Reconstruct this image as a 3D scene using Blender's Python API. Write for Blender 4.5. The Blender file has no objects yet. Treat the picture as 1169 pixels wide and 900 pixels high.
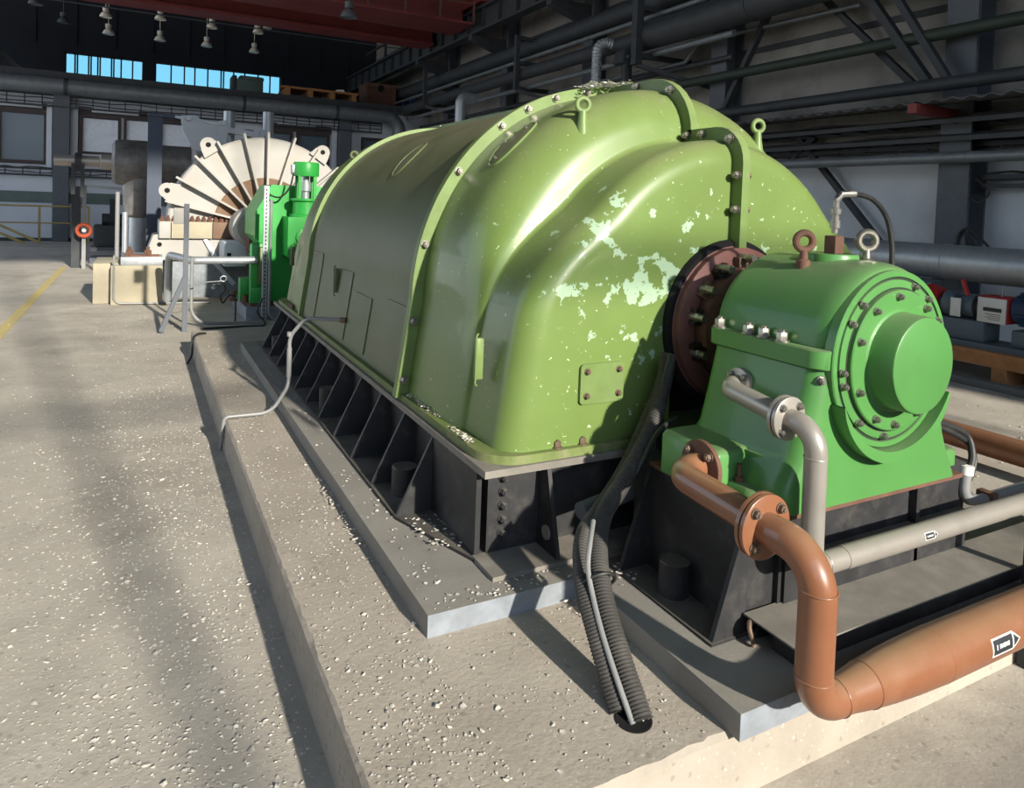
import bpy, bmesh, math, random
from mathutils import Vector, Matrix, Quaternion
random.seed(7)
PI = math.pi
scene = bpy.context.scene
COL = scene.collection
V = Vector

# ------------------------------------------------------------------ materials
def lin(c):
    return tuple(((x/255)/12.92 if x/255 <= 0.04045 else ((x/255+0.055)/1.055)**2.4) for x in c)

def mat(name, rgb, rough=0.5, metal=0.0, vary=0.12, scale=3.0, dirt=None, dirt_amt=0.35, dirt_scale=2.0,
        bump=0.0, bump_scale=60.0, chips=None, chip_scale=10.0, chip_th=0.70, dust=None, spec=0.4, coat=0.0):
    m = bpy.data.materials.new(name); m.use_nodes = True
    nt = m.node_tree; N = nt.nodes; L = nt.links
    b = N['Principled BSDF']
    b.inputs['Roughness'].default_value = rough
    b.inputs['Metallic'].default_value = metal
    b.inputs['Specular IOR Level'].default_value = spec
    b.inputs['Coat Weight'].default_value = coat
    tc = N.new('ShaderNodeTexCoord')
    co = tc.outputs['Object']
    def noise(s, detail=6.0, r=0.6):
        n = N.new('ShaderNodeTexNoise'); n.inputs['Scale'].default_value = s
        n.inputs['Detail'].default_value = detail; n.inputs['Roughness'].default_value = r
        L.new(co, n.inputs['Vector']); return n.outputs['Fac']
    def ramp(f, a, c):
        r = N.new('ShaderNodeMapRange'); r.inputs['From Min'].default_value = a; r.inputs['From Max'].default_value = c
        L.new(f, r.inputs['Value']); return r.outputs['Result']
    def mix(f, A, B, amt=1.0):
        x = N.new('ShaderNodeMix'); x.data_type = 'RGBA'
        if amt != 1.0:
            mm = N.new('ShaderNodeMath'); mm.operation = 'MULTIPLY'; mm.inputs[1].default_value = amt
            L.new(f, mm.inputs[0]); f = mm.outputs[0]
        L.new(f, x.inputs[0])
        for i, c in ((6, A), (7, B)):
            if isinstance(c, tuple): x.inputs[i].default_value = (*c, 1)
            else: L.new(c, x.inputs[i])
        return x.outputs[2]
    base = lin(rgb)
    c = mix(ramp(noise(scale), 0.3, 0.7), tuple(x*(1-vary) for x in base), tuple(min(1, x*(1+vary)) for x in base))
    if dirt is not None:
        c = mix(ramp(noise(dirt_scale, 10, 0.7), 0.5, 0.75), c, lin(dirt), dirt_amt)
    if dust is not None:
        g = N.new('ShaderNodeNewGeometry'); s = N.new('ShaderNodeSeparateXYZ'); L.new(g.outputs['Normal'], s.inputs[0])
        mm = N.new('ShaderNodeMath'); mm.operation = 'MULTIPLY'
        L.new(ramp(s.outputs['Z'], 0.35, 0.95), mm.inputs[0]); L.new(ramp(noise(4.0, 8, 0.7), 0.2, 0.6), mm.inputs[1])
        c = mix(mm.outputs[0], c, lin(dust[0]), dust[1])
    if chips is not None:
        def near(c, r):
            d = N.new('ShaderNodeVectorMath'); d.operation = 'DISTANCE'; L.new(co, d.inputs[0]); d.inputs[1].default_value = c
            return ramp(d.outputs['Value'], r, 0.0)
        pk = N.new('ShaderNodeMath'); pk.operation = 'MAXIMUM'
        L.new(near((-0.52, -2.28, 1.10), 0.62), pk.inputs[0]); L.new(near((0.30, -2.2, 1.05), 0.5), pk.inputs[1])
        bo = N.new('ShaderNodeMath'); bo.operation = 'MULTIPLY_ADD'; bo.inputs[1].default_value = 0.20
        L.new(pk.outputs[0], bo.inputs[0]); L.new(noise(chip_scale, 5, 0.62), bo.inputs[2])
        n1 = ramp(bo.outputs[0], chip_th, chip_th+0.012)
        n2 = ramp(noise(1.3, 2, 0.5), 0.30, 0.34)
        mm = N.new('ShaderNodeMath'); mm.operation = 'MULTIPLY'; L.new(n1, mm.inputs[0]); L.new(n2, mm.inputs[1])
        c = mix(mm.outputs[0], c, lin(chips))
        n3 = ramp(noise(chip_scale*4.5, 3, 0.6), chip_th-0.01, chip_th+0.015)
        mm = N.new('ShaderNodeMath'); mm.operation = 'MULTIPLY'; L.new(n3, mm.inputs[0]); L.new(n2, mm.inputs[1])
        c = mix(mm.outputs[0], c, lin((196, 202, 168)))
    L.new(c, b.inputs['Base Color'])
    rr = N.new('ShaderNodeMapRange'); rr.inputs['To Min'].default_value = max(0.02, rough-0.1); rr.inputs['To Max'].default_value = min(1, rough+0.12)
    L.new(noise(scale*2), rr.inputs['Value']); L.new(rr.outputs['Result'], b.inputs['Roughness'])
    if bump:
        bp = N.new('ShaderNodeBump'); bp.inputs['Strength'].default_value = bump; bp.inputs['Distance'].default_value = 0.01
        L.new(noise(bump_scale, 8, 0.65), bp.inputs['Height']); L.new(bp.outputs['Normal'], b.inputs['Normal'])
    return m

def floor_mat(name, rgb, fleck=(214, 208, 195), fleck_amt=0.9, stain=(96, 88, 78)):
    m = mat(name, rgb, 0.9, 0, 0.14, 2.2, stain, 0.45, 0.9, bump=0.35, bump_scale=45, spec=0.2)
    nt = m.node_tree; N = nt.nodes; L = nt.links; b = N['Principled BSDF']
    src = b.inputs['Base Color'].links[0].from_socket
    tc = N.new('ShaderNodeTexCoord')
    def speck(scale, th0, th1):
        v = N.new('ShaderNodeTexVoronoi'); v.inputs['Scale'].default_value = scale
        nz = N.new('ShaderNodeTexNoise'); nz.inputs['Scale'].default_value = scale*0.9; nz.inputs['Detail'].default_value = 4
        L.new(tc.outputs['Object'], nz.inputs['Vector'])
        mx = N.new('ShaderNodeMix'); mx.data_type = 'RGBA'; mx.blend_type = 'ADD'; mx.inputs[0].default_value = 0.022
        L.new(tc.outputs['Object'], mx.inputs[6]); L.new(nz.outputs['Color'], mx.inputs[7]); L.new(mx.outputs[2], v.inputs['Vector'])
        r = N.new('ShaderNodeMapRange'); r.inputs['From Min'].default_value = th1; r.inputs['From Max'].default_value = th0
        L.new(v.outputs['Distance'], r.inputs['Value'])
        s = N.new('ShaderNodeSeparateColor'); L.new(v.outputs['Color'], s.inputs[0])
        g = N.new('ShaderNodeMath'); g.operation = 'GREATER_THAN'; g.inputs[1].default_value = 0.84; L.new(s.outputs[0], g.inputs[0])
        mm = N.new('ShaderNodeMath'); mm.operation = 'MULTIPLY'; L.new(r.outputs[0], mm.inputs[0]); L.new(g.outputs[0], mm.inputs[1])
        return mm.outputs[0]
    for sc_, colr, amt in ((62, fleck, fleck_amt), (34, (110, 102, 92), 0.35)):
        x = N.new('ShaderNodeMix'); x.data_type = 'RGBA'
        mm = N.new('ShaderNodeMath'); mm.operation = 'MULTIPLY'; mm.inputs[1].default_value = amt
        L.new(speck(sc_, 0.22, 0.34), mm.inputs[0]); L.new(mm.outputs[0], x.inputs[0])
        L.new(src, x.inputs[6]); x.inputs[7].default_value = (*lin(colr), 1); src = x.outputs[2]
    L.new(src, b.inputs['Base Color'])
    return m

def glass_mat(name, tint, reflect):
    m = bpy.data.materials.new(name); m.use_nodes = True
    nt = m.node_tree; N = nt.nodes; L = nt.links
    N.remove(N['Principled BSDF'])
    t = N.new('ShaderNodeBsdfTransparent'); t.inputs['Color'].default_value = (*tint, 1)
    g = N.new('ShaderNodeBsdfGlossy'); g.inputs['Roughness'].default_value = 0.05
    x = N.new('ShaderNodeMixShader'); x.inputs[0].default_value = reflect
    L.new(t.outputs[0], x.inputs[1]); L.new(g.outputs[0], x.inputs[2]); L.new(x.outputs[0], N['Material Output'].inputs['Surface'])
    return m

M = dict(
    floor=floor_mat('floor_concrete', (176, 169, 158), (202, 196, 184), 0.45),
    plinth=floor_mat('plinth_concrete', (168, 159, 147), (200, 193, 182), 0.4),
    pad=mat('grey_pad', (138, 134, 127), 0.8, 0, 0.15, 6, (108, 104, 98), 0.5, 3, bump=0.2, bump_scale=80),
    zinc=mat('zinc_edge', (132, 138, 145), 0.6, 0.0, 0.18, 14, (110, 112, 112), 0.5, 9, bump=0.1),
    olive=mat('olive_green_paint', (106, 128, 68), 0.36, 0, 0.08, 2.0, (104, 116, 72), 0.45, 1.6, bump=0.03, bump_scale=40,
              chips=(164, 190, 160), dust=((142, 136, 112), 0.45), coat=0.15),
    olive_dull=mat('dull_olive_paint', (88, 98, 62), 0.45, 0, 0.09, 2.0, (98, 98, 78), 0.5, 1.4, bump=0.03, dust=((128, 120, 102), 0.7)),
    flange=mat('flange_green_paint', (108, 130, 74), 0.42, 0, 0.12, 8, (110, 118, 90), 0.4, 7, dust=((170, 165, 130), 0.4)),
    lip=mat('worn_green_lip', (106, 120, 68), 0.6, 0, 0.2, 14, (150, 140, 118), 0.7, 9, bump=0.15),
    black=mat('black_frame_paint', (44, 44, 46), 0.55, 0, 0.25, 6, (96, 92, 88), 0.45, 8, bump=0.08, dust=((120, 115, 106), 0.75)),
    top_steel=mat('dusty_steel_plate', (126, 121, 113), 0.7, 0, 0.2, 8, (104, 100, 94), 0.5, 6, bump=0.1),
    ped=mat('pedestal_green_paint', (80, 134, 70), 0.38, 0, 0.06, 3, (78, 112, 72), 0.35, 2.5, bump=0.02, dust=((116, 118, 100), 0.6), coat=0.15),
    ped_line=mat('dark_joint_line', (36, 48, 34), 0.7),
    gear=mat('bright_green_paint', (48, 156, 66), 0.4, 0, 0.08, 3, (40, 130, 66), 0.3, 3),
    copper=mat('copper_brown_paint', (134, 88, 62), 0.33, 0, 0.06, 5, (150, 112, 86), 0.35, 5, dust=((160, 138, 112), 0.35), coat=0.3),
    alu=mat('aluminium_paint', (162, 156, 148), 0.34, 0.35, 0.08, 6, (140, 132, 122), 0.4, 6, bump=0.02),
    steel=mat('bright_bolt_steel', (150, 146, 138), 0.35, 0.8, 0.15, 30),
    rustbolt=mat('brown_bolt_steel', (110, 92, 78), 0.6, 0.3, 0.2, 30),
    rust=mat('rusty_steel', (106, 76, 62), 0.75, 0.1, 0.25, 9, (86, 60, 50), 0.6, 8, bump=0.15),
    red_ring=mat('red_primer', (118, 76, 70), 0.6, 0, 0.15, 9, (84, 64, 58), 0.6, 8),
    rubber=mat('black_rubber', (44, 44, 44), 0.5, 0, 0.15, 8, (92, 88, 82), 0.3, 10),
    hose=mat('grey_corrugated_hose', (68, 66, 64), 0.5, 0, 0.12, 8, (110, 106, 98), 0.4, 9),
    conduit=mat('grey_conduit', (134, 135, 135), 0.45, 0.1, 0.08, 8, (130, 126, 118), 0.3, 8),
    galv=mat('galvanised_steel', (165, 170, 174), 0.45, 0.5, 0.12, 12),
    white=mat('white_casing_paint', (160, 158, 154), 0.6, 0, 0.07, 3, (170, 150, 128), 0.5, 2.5),
    innerrust=mat('rusty_heatshield', (120, 96, 78), 0.7, 0, 0.18, 4, (92, 66, 52), 0.6, 3, bump=0.1),
    cream=mat('cream_concrete', (166, 158, 138), 0.85, 0, 0.1, 3, (150, 140, 120), 0.5, 2.0, bump=0.1),
    insul=mat('dark_lagging', (122, 119, 116), 0.42, 0.2, 0.3, 5, (62, 58, 56), 0.7, 4, bump=1.0, bump_scale=9),
    dark=mat('dark_steel', (52, 56, 60), 0.6, 0, 0.15, 5, (74, 72, 70), 0.3, 5),
    darkgreen=mat('dark_green_steel', (44, 56, 48), 0.6, 0, 0.12, 5),
    column=mat('grey_column_paint', (88, 93, 100), 0.6, 0, 0.1, 4, (60, 62, 64), 0.4, 3),
    wall_plaster=mat('dimmed_grimy_panel', (142, 138, 132), 0.9, 0, 0.12, 1.5, (64, 62, 60), 0.6, 0.9, bump=0.1, bump_scale=8),  # grime, plus a darker tone put in to dim the wall
    wall_pale=mat('pale_blue_wall', (204, 208, 214), 0.8, 0, 0.05, 1.5, (150, 154, 160), 0.4, 1.0),
    wall_dark=mat('dark_back_wall', (30, 34, 42), 0.8, 0, 0.15, 2),
    annex=mat('annex_wall', (200, 206, 214), 0.8, 0, 0.05, 2, (120, 124, 132), 0.3, 1.0),
    concrete_band=mat('grey_band', (106, 106, 108), 0.85, 0, 0.1, 2, (80, 78, 76), 0.4, 2),
    greypipe=mat('grey_pipe', (112, 118, 122), 0.45, 0.3, 0.15, 4, (78, 78, 76), 0.5, 3),
    frame=mat('brown_window_frame', (62, 52, 52), 0.6),
    pane_dark=mat('blue_grey_pane', (88, 104, 116), 0.15, 0, 0.08, 0.8),
    pane_light=mat('curtained_pane', (220, 226, 236), 0.25, 0, 0.12, 1.2, (140, 152, 176), 0.6, 1.0),
    glass=glass_mat('clerestory_glass', (0.38, 0.62, 0.70), 0.05),
    yellow=mat('yellow_paint', (190, 172, 108), 0.8, 0, 0.12, 8, (172, 165, 152), 1.6, 9),
    railing=mat('ochre_railing', (158, 140, 86), 0.6),
    redcrane=mat('red_crane_paint', (120, 52, 50), 0.55, 0, 0.12, 2, (70, 36, 36), 0.5, 1.5),
    wood=mat('old_pallet_wood', (168, 118, 76), 0.8, 0, 0.2, 7, (110, 78, 54), 0.5, 6),
    brownbox=mat('rusty_box', (92, 64, 54), 0.8, 0, 0.2, 5),
    blue=mat('blue_paint', (44, 84, 150), 0.5),
    teal=mat('grey_green_cover', (88, 104, 100), 0.6),
    pump=mat('pump_grey_paint', (84, 96, 104), 0.5, 0, 0.1, 5),
    motorblue=mat('motor_blue_paint', (40, 62, 92), 0.5, 0, 0.1, 5),
    blueblack=mat('blue_grey_steel', (58, 68, 86), 0.55),
    red=mat('guard_red_paint', (158, 40, 40), 0.45),
    orange=mat('orange_valve', (206, 92, 58), 0.5),
    label=mat('label_plate', (206, 204, 198), 0.5),
    ink=mat('label_ink', (40, 44, 50), 0.6),
    wht=mat('label_white', (232, 230, 224), 0.5, vary=0.03),
    flake=mat('paint_flake', (198, 192, 182), 0.85, 0, 0.3, 30),
    lamp=mat('lamp_enamel', (236, 230, 214), 0.45),
    lampdark=mat('lamp_grey', (90, 94, 98), 0.5),
    ceil=mat('dark_ceiling', (38, 40, 44), 0.9),
    shaft=mat('dark_shaft', (60, 54, 50), 0.5, 0.4, 0.2, 8),
    void=mat('dark_interior', (16, 16, 17), 0.9),  # near-black painted for the shade inside openings; also the black seal rim
    pink=mat('pinkish_cable', (150, 140, 130), 0.6),
    walkout=mat('outer_wall', (120, 120, 120), 0.9),
)

# ------------------------------------------------------------------ mesh building
def frame_of(d):
    d = V(d).normalized()
    a = V((0, 0, 1)) if abs(d.z) < 0.9 else V((1, 0, 0))
    u = d.cross(a).normalized(); w = d.cross(u).normalized()
    return d, u, w

class B:
    def __init__(s): s.bm = bmesh.new()
    def box(s, x0, x1, y0, y1, z0, z1, bevel=0.0, rot=None, about=None):
        r = bmesh.ops.create_cube(s.bm, size=1.0); vs = r['verts']
        for v in vs:
            v.co = V(((x0+x1)/2+v.co.x*(x1-x0), (y0+y1)/2+v.co.y*(y1-y0), (z0+z1)/2+v.co.z*(z1-z0)))
        if bevel:
            es = list({e for v in vs for e in v.link_edges})
            g = bmesh.ops.bevel(s.bm, geom=es, offset=bevel, segments=2, affect='EDGES', profile=0.5)
            vs = list({v for f in g['faces'] for v in f.verts} | {v for v in vs if v.is_valid})
        if rot is not None:
            c = V(about) if about is not None else V(((x0+x1)/2, (y0+y1)/2, (z0+z1)/2))
            for v in vs: v.co = rot @ (v.co-c)+c
        return s
    def bar(s, p0, p1, w, h, up=(0, 0, 1)):
        p0, p1 = V(p0), V(p1); d = (p1-p0).normalized(); up = V(up)
        if abs(d.dot(up)) > 0.98: up = V((0, 1, 0))
        a = d.cross(up).normalized()*w/2; b = a.cross(d).normalized()*h/2
        q = [s.bm.verts.new(p+x) for p in (p0, p1) for x in (-a-b, a-b, a+b, -a+b)]
        for f in ((3, 2, 1, 0), (4, 5, 6, 7), (0, 1, 5, 4), (1, 2, 6, 5), (2, 3, 7, 6), (3, 0, 4, 7)):
            s.bm.faces.new([q[i] for i in f])
        return s
    def cyl(s, p0, p1, r, r1=None, seg=24, cap=True):
        return s.tube([p0, p1], [r, r if r1 is None else r1], seg, cap)
    def tube(s, pts, r, seg=16, cap=True):
        pts = [V(p) for p in pts]; n = len(pts)
        rs = r if isinstance(r, (list, tuple)) else [r]*n
        tg = []
        for i in range(n):
            a = pts[min(i+1, n-1)]-pts[max(i-1, 0)]
            if a.length < 1e-9: a = V((0, 0, 1))
            tg.append(a.normalized())
        d, u, w = frame_of(tg[0]); rings = []
        for i in range(n):
            if i:
                q = tg[i-1].rotation_difference(tg[i]); u = q @ u; w = q @ w
            rings.append([s.bm.verts.new(pts[i]+(u*math.cos(2*PI*k/seg)+w*math.sin(2*PI*k/seg))*rs[i]) for k in range(seg)])
        for a, b in zip(rings, rings[1:]):
            for k in range(seg): s.bm.faces.new((a[k], a[(k+1) % seg], b[(k+1) % seg], b[k]))
        if cap:
            s.bm.faces.new(list(reversed(rings[0]))); s.bm.faces.new(rings[-1])
        return s
    def lathe(s, o, axis, prof, seg=40):
        """prof: (distance along axis, radius)"""
        d, u, w = frame_of(axis); o = V(o); rings = []
        for t, r in prof:
            if r < 1e-6: rings.append([s.bm.verts.new(o+d*t)])
            else: rings.append([s.bm.verts.new(o+d*t+(u*math.cos(2*PI*k/seg)+w*math.sin(2*PI*k/seg))*r) for k in range(seg)])
        for a, b in zip(rings, rings[1:]):
            for k in range(seg):
                k2 = (k+1) % seg
                if len(a) == 1 and len(b) == 1: continue
                if len(a) == 1: s.bm.faces.new((a[0], b[k2], b[k]))
                elif len(b) == 1: s.bm.faces.new((a[k], a[k2], b[0]))
                else: s.bm.faces.new((a[k], a[k2], b[k2], b[k]))
        return s
    def prism(s, poly, ext):
        """poly: 3-D points of a planar polygon; ext: extrusion vector"""
        e = V(ext); a = [s.bm.verts.new(V(p)) for p in poly]; b = [s.bm.verts.new(V(p)+e) for p in poly]; n = len(poly)
        s.bm.faces.new(list(reversed(a))); s.bm.faces.new(b)
        for k in range(n): s.bm.faces.new((a[k], a[(k+1) % n], b[(k+1) % n], b[k]))
        return s
    def hexa(s, p, nrm, r, h, washer=True):
        d, u, w = frame_of(nrm); p = V(p)
        if washer: s.lathe(p, d, [(0, 0), (0, r*1.3), (h*0.18, r*1.3), (h*0.18, 0)], 16)
        s.lathe(p+d*h*0.18, d, [(0, 0), (0, r), (h*0.6, r), (h*0.72, r*0.85), (h*0.72, 0)], 6)
        s.lathe(p+d*h*0.8, d, [(0, 0), (0, r*0.5), (h*0.3, r*0.5), (h*0.3, 0)], 10)
        return s
    def torus(s, c, axis, R, r, seg=28, ss=10):
        d, u, w = frame_of(axis); c = V(c)
        g = [[s.bm.verts.new(c+(u*math.cos(a)+w*math.sin(a))*(R+r*math.cos(b))+d*r*math.sin(b))
              for b in [2*PI*j/ss for j in range(ss)]] for a in [2*PI*i/seg for i in range(seg)]]
        for i in range(seg):
            for j in range(ss):
                s.bm.faces.new((g[i][j], g[(i+1) % seg][j], g[(i+1) % seg][(j+1) % ss], g[i][(j+1) % ss]))
        return s
    def grid(s, rows, close=False):
        g = [[s.bm.verts.new(V(p)) for p in r] for r in rows]
        for a, b in zip(g, g[1:]):
            n = len(a)
            for k in range(n if close else n-1):
                try: s.bm.faces.new((a[k], a[(k+1) % n], b[(k+1) % n], b[k]))
                except ValueError: pass
        return s
    def solid_grid(s, rows, rows2):
        """closed slab between two matching grids"""
        g = [[s.bm.verts.new(V(p)) for p in r] for r in rows]; h = [[s.bm.verts.new(V(p)) for p in r] for r in rows2]
        R, C_ = len(g), len(g[0])
        for i in range(R-1):
            for j in range(C_-1):
                s.bm.faces.new((g[i][j], g[i][j+1], g[i+1][j+1], g[i+1][j]))
                s.bm.faces.new((h[i][j], h[i+1][j], h[i+1][j+1], h[i][j+1]))
        for i in range(R-1):
            for j in (0, C_-1): s.bm.faces.new((g[i][j], g[i+1][j], h[i+1][j], h[i][j]))
        for j in range(C_-1):
            for i in (0, R-1): s.bm.faces.new((g[i][j], g[i][j+1], h[i][j+1], h[i][j]))
        return s

def fillet(pts, rad, n=10):
    pts = [V(p) for p in pts]; out = [pts[0]]
    rads = rad if isinstance(rad, (list, tuple)) else [rad]*(len(pts)-2)
    for i in range(1, len(pts)-1):
        a, b, c = pts[i-1], pts[i], pts[i+1]
        d1 = (a-b).normalized(); d2 = (c-b).normalized(); ang = d1.angle(d2)
        t = min(rads[i-1]/math.tan(ang/2), (a-b).length*0.49 if i > 1 else (a-b).length*0.95, (c-b).length*0.49 if i < len(pts)-2 else (c-b).length*0.95)
        r = t*math.tan(ang/2); ctr = b+(d1+d2).normalized()*(r/math.sin(ang/2))
        p0 = b+d1*t-ctr; p1 = b+d2*t-ctr
        ax = p0.cross(p1)
        tot = p0.angle(p1)
        for k in range(n+1):
            out.append(ctr+Quaternion(ax.normalized(), tot*k/n) @ p0)
    out.append(pts[-1]); return out

def smooth(pts, n=12):
    """Catmull-Rom through points"""
    P = [V(p) for p in pts]; P = [2*P[0]-P[1]]+P+[2*P[-1]-P[-2]]; out = []
    for i in range(1, len(P)-2):
        for k in range(n):
            t = k/n
            out.append(0.5*((2*P[i])+(-P[i-1]+P[i+1])*t+(2*P[i-1]-5*P[i]+4*P[i+1]-P[i+2])*t*t+(-P[i-1]+3*P[i]-3*P[i+1]+P[i+2])*t**3))
    out.append(P[-2]); return out

def root_of(o):
    p = V((0, 0, 0))
    while o is not None: p = p+o.location; o = o.parent
    return p

PED_S, PED_ON = 0.95, [0]
EYE = V((0, 0, 1.65))
def obj(name, b, m, parent=None, label=None, cat=None, group=None, kind=None, origin=None, angle=0.6, extra=()):
    bm = b.bm
    bmesh.ops.recalc_face_normals(bm, faces=bm.faces[:])
    if parent is not None: o0 = root_of(parent)
    elif origin is not None: o0 = V(origin)
    else:
        xs = [v.co for v in bm.verts]
        o0 = V(((min(v.x for v in xs)+max(v.x for v in xs))/2, (min(v.y for v in xs)+max(v.y for v in xs))/2, min(v.z for v in xs)))
    if PED_ON[0]:
        for v in bm.verts: v.co = EYE+(v.co-EYE)/PED_S
    for v in bm.verts: v.co -= o0
    me = bpy.data.meshes.new(name); bm.to_mesh(me); bm.free()
    me.materials.append(M[m] if isinstance(m, str) else m)
    for e in extra: me.materials.append(M[e])
    me.polygons.foreach_set('use_smooth', [True]*len(me.polygons)); me.set_sharp_from_angle(angle=angle)
    o = bpy.data.objects.new(name, me); COL.objects.link(o)
    if parent is not None: o.parent = parent
    else: o.location = o0
    tag(o, label, cat, group, kind)
    return o

def tag(o, label=None, cat=None, group=None, kind=None):
    for k, v in (('label', label), ('category', cat), ('group', group), ('kind', kind)):
        if v: o[k] = v
    return o

def thing(name, loc, label, cat, group=None):
    o = bpy.data.objects.new(name, None); COL.objects.link(o); o.location = loc; o.empty_display_size = 0.1
    return tag(o, label, cat, group)

def struct(name, b, m, parent=None): return obj(name, b, m, parent, kind=None if parent else 'structure')

def copy_at(src, delta, parent=None):
    o = src.copy(); COL.objects.link(o); o.location = src.location+V(delta)
    if parent is not None: o.parent = parent
    return o

def copy_tree(src, loc, label, group=None):
    r = src.copy(); COL.objects.link(r); r.location = loc; r['label'] = label
    if group: r['group'] = group
    for ch in list(src.children):
        c = ch.copy(); COL.objects.link(c); c.parent = r
        for g in list(ch.children):
            d = g.copy(); COL.objects.link(d); d.parent = c
    return r

def bolts(parent, pts, nrm, r, h, m='steel', name='bolt'):
    """one mesh per orientation, shared by every bolt"""
    first = None
    for i, p in enumerate(pts):
        n = nrm[i] if isinstance(nrm, list) else nrm
        if first is None or isinstance(nrm, list):
            o = obj(name, B().hexa(p, n, r, h), m, parent)
            if first is None: first = (o, V(p))
        else:
            copy_at(first[0], V(p)-first[1], parent)

# ------------------------------------------------------------------ camera (fitted to the photo's vanishing points)
f_px, ppx, ppy = 808.0, 584.0, 264.0
def unit(v): return v.normalized()
dY = unit(V((157-ppx, 218-ppy, f_px))); dX = V((2110-ppx, 290-ppy, f_px)).normalized()
dX = unit(dX-dY*dX.dot(dY)); dZ = dX.cross(dY)
if dZ.y > 0: dZ = -dZ
cam_d = bpy.data.cameras.new('camera'); cam = bpy.data.objects.new('camera', cam_d); COL.objects.link(cam)
# rows of R: camera axes expressed in world coordinates
right = V((dX.x, dY.x, dZ.x)); down = V((dX.y, dY.y, dZ.y)); fwd = V((dX.z, dY.z, dZ.z))
mw = Matrix((right, -down, -fwd)).transposed().to_4x4(); mw.translation = V((0, 0, 1.65))
cam.matrix_world = mw
cam_d.sensor_fit = 'HORIZONTAL'; cam_d.sensor_width = 36.0; cam_d.lens = f_px/1169*36
cam_d.shift_x = (584.5-ppx)/1169; cam_d.shift_y = -(450-ppy)/1169
cam_d.clip_start = 0.05; cam_d.clip_end = 300
scene.camera = cam

# ------------------------------------------------------------------ light
w = bpy.data.worlds.new('sky'); scene.world = w; w.use_nodes = True
nt = w.node_tree; bg = nt.nodes['Background']
tc = nt.nodes.new('ShaderNodeTexCoord'); sp = nt.nodes.new('ShaderNodeSeparateXYZ'); rp = nt.nodes.new('ShaderNodeValToRGB')
nt.links.new(tc.outputs['Generated'], sp.inputs[0]); nt.links.new(sp.outputs['Z'], rp.inputs['Fac'])
rp.color_ramp.elements[0].position = 0.0; rp.color_ramp.elements[0].color = (0.90, 0.93, 0.95, 1)
rp.color_ramp.elements[1].position = 0.35; rp.color_ramp.elements[1].color = (0.58, 0.76, 1.0, 1)
nt.links.new(rp.outputs['Color'], bg.inputs['Color']); bg.inputs['Strength'].default_value = 2.35
sd = bpy.data.lights.new('sun', 'SUN'); so = bpy.data.objects.new('sun', sd); COL.objects.link(so)
sd.energy = 7.8; sd.angle = math.radians(1.3); sd.color = (1.0, 0.93, 0.80)
SUN = V((-0.155, 0.92, -0.37)).normalized()
so.rotation_euler = SUN.to_track_quat('-Z', 'Y').to_euler(); so.location = (3, -20, 12)
scene.view_settings.view_transform = 'Standard'; scene.view_settings.look = 'None'
scene.view_settings.gamma = 1.0; scene.view_settings.use_curve_mapping = False; scene.view_settings.exposure = 0.0

# ================================================================== THE SETTING: hall
XW = 9.9            # right wall face
YA = 26.0           # lower far wall (annex)
YB = 33.0           # upper far wall
DECK = 5.1
struct('floor', B().box(-12, 10.4, -8.4, 34, -0.3, 0), 'floor')
def notch_plinth():
    b = B()
    # long concrete plinth under the machine, with a slightly ragged upper edge
    pts = []
    poly = [(0.515, 1.385), (3.9, 1.385), (3.9, 8.05), (0.515, 8.05)]
    dense = []
    for (a, c) in zip(poly, poly[1:]+poly[:1]):
        n = max(1, int(math.dist(a, c)/0.025)) if (a[0] < 0.6 or a[1] < 1.4) and (c[0] < 0.6 or c[1] < 1.4) else 1
        for k in range(n):
            dense.append((a[0]+(c[0]-a[0])*k/n, a[1]+(c[1]-a[1])*k/n))
    wob = wob2 = 0.0
    bot = [V((x, y, -0.02)) for x, y in dense]
    cx, cy = 2.0, 5.0
    def inset(x, y, d):
        return (x+(d if x < 1 else (-d if x > 3.5 else 0)), y+(d if y < 2 else (-d if y > 9 else 0)))
    mid = []; top = []
    for x, y in dense:
        wob = wob*0.85+random.gauss(0, 0.0022); wob2 = wob2*0.7+random.gauss(0, 0.003)
        mx, my = inset(x, y, 0.002); mid.append(V((mx, my, 0.190-abs(wob))))
        tx, ty = inset(x, y, 0.008+abs(wob)+abs(wob2)); top.append(V((tx, ty, 0.2)))
    b.grid([bot, mid, top], close=True)
    b.bm.verts.ensure_lookup_table()
    n = len(dense); b.bm.faces.new(b.bm.verts[2*n:3*n])
    return b
struct('plinth', notch_plinth(), 'plinth').data.set_sharp_from_angle(angle=0.3)
def pad(name, poly, z0, z1):
    o = obj(name, B().prism([(x, y, z0) for x, y in poly], (0, 0, z1-z0)), 'pad', kind='structure', extra=('zinc',))
    for p in o.data.polygons:
        if p.normal.y < -0.9: p.material_index = 1
    return o
pad('foundation_slab', [(0.872, 2.137), (1.482, 2.137), (1.482, 1.352), (3.7, 1.352), (3.7, 6.95), (0.872, 6.95)], 0.199, 0.278)
# far floor strip: yellow line
struct('trim_1', B().box(-1.40, -1.28, 8.0, 17.5, 0.0, 0.003), 'yellow')

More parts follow.
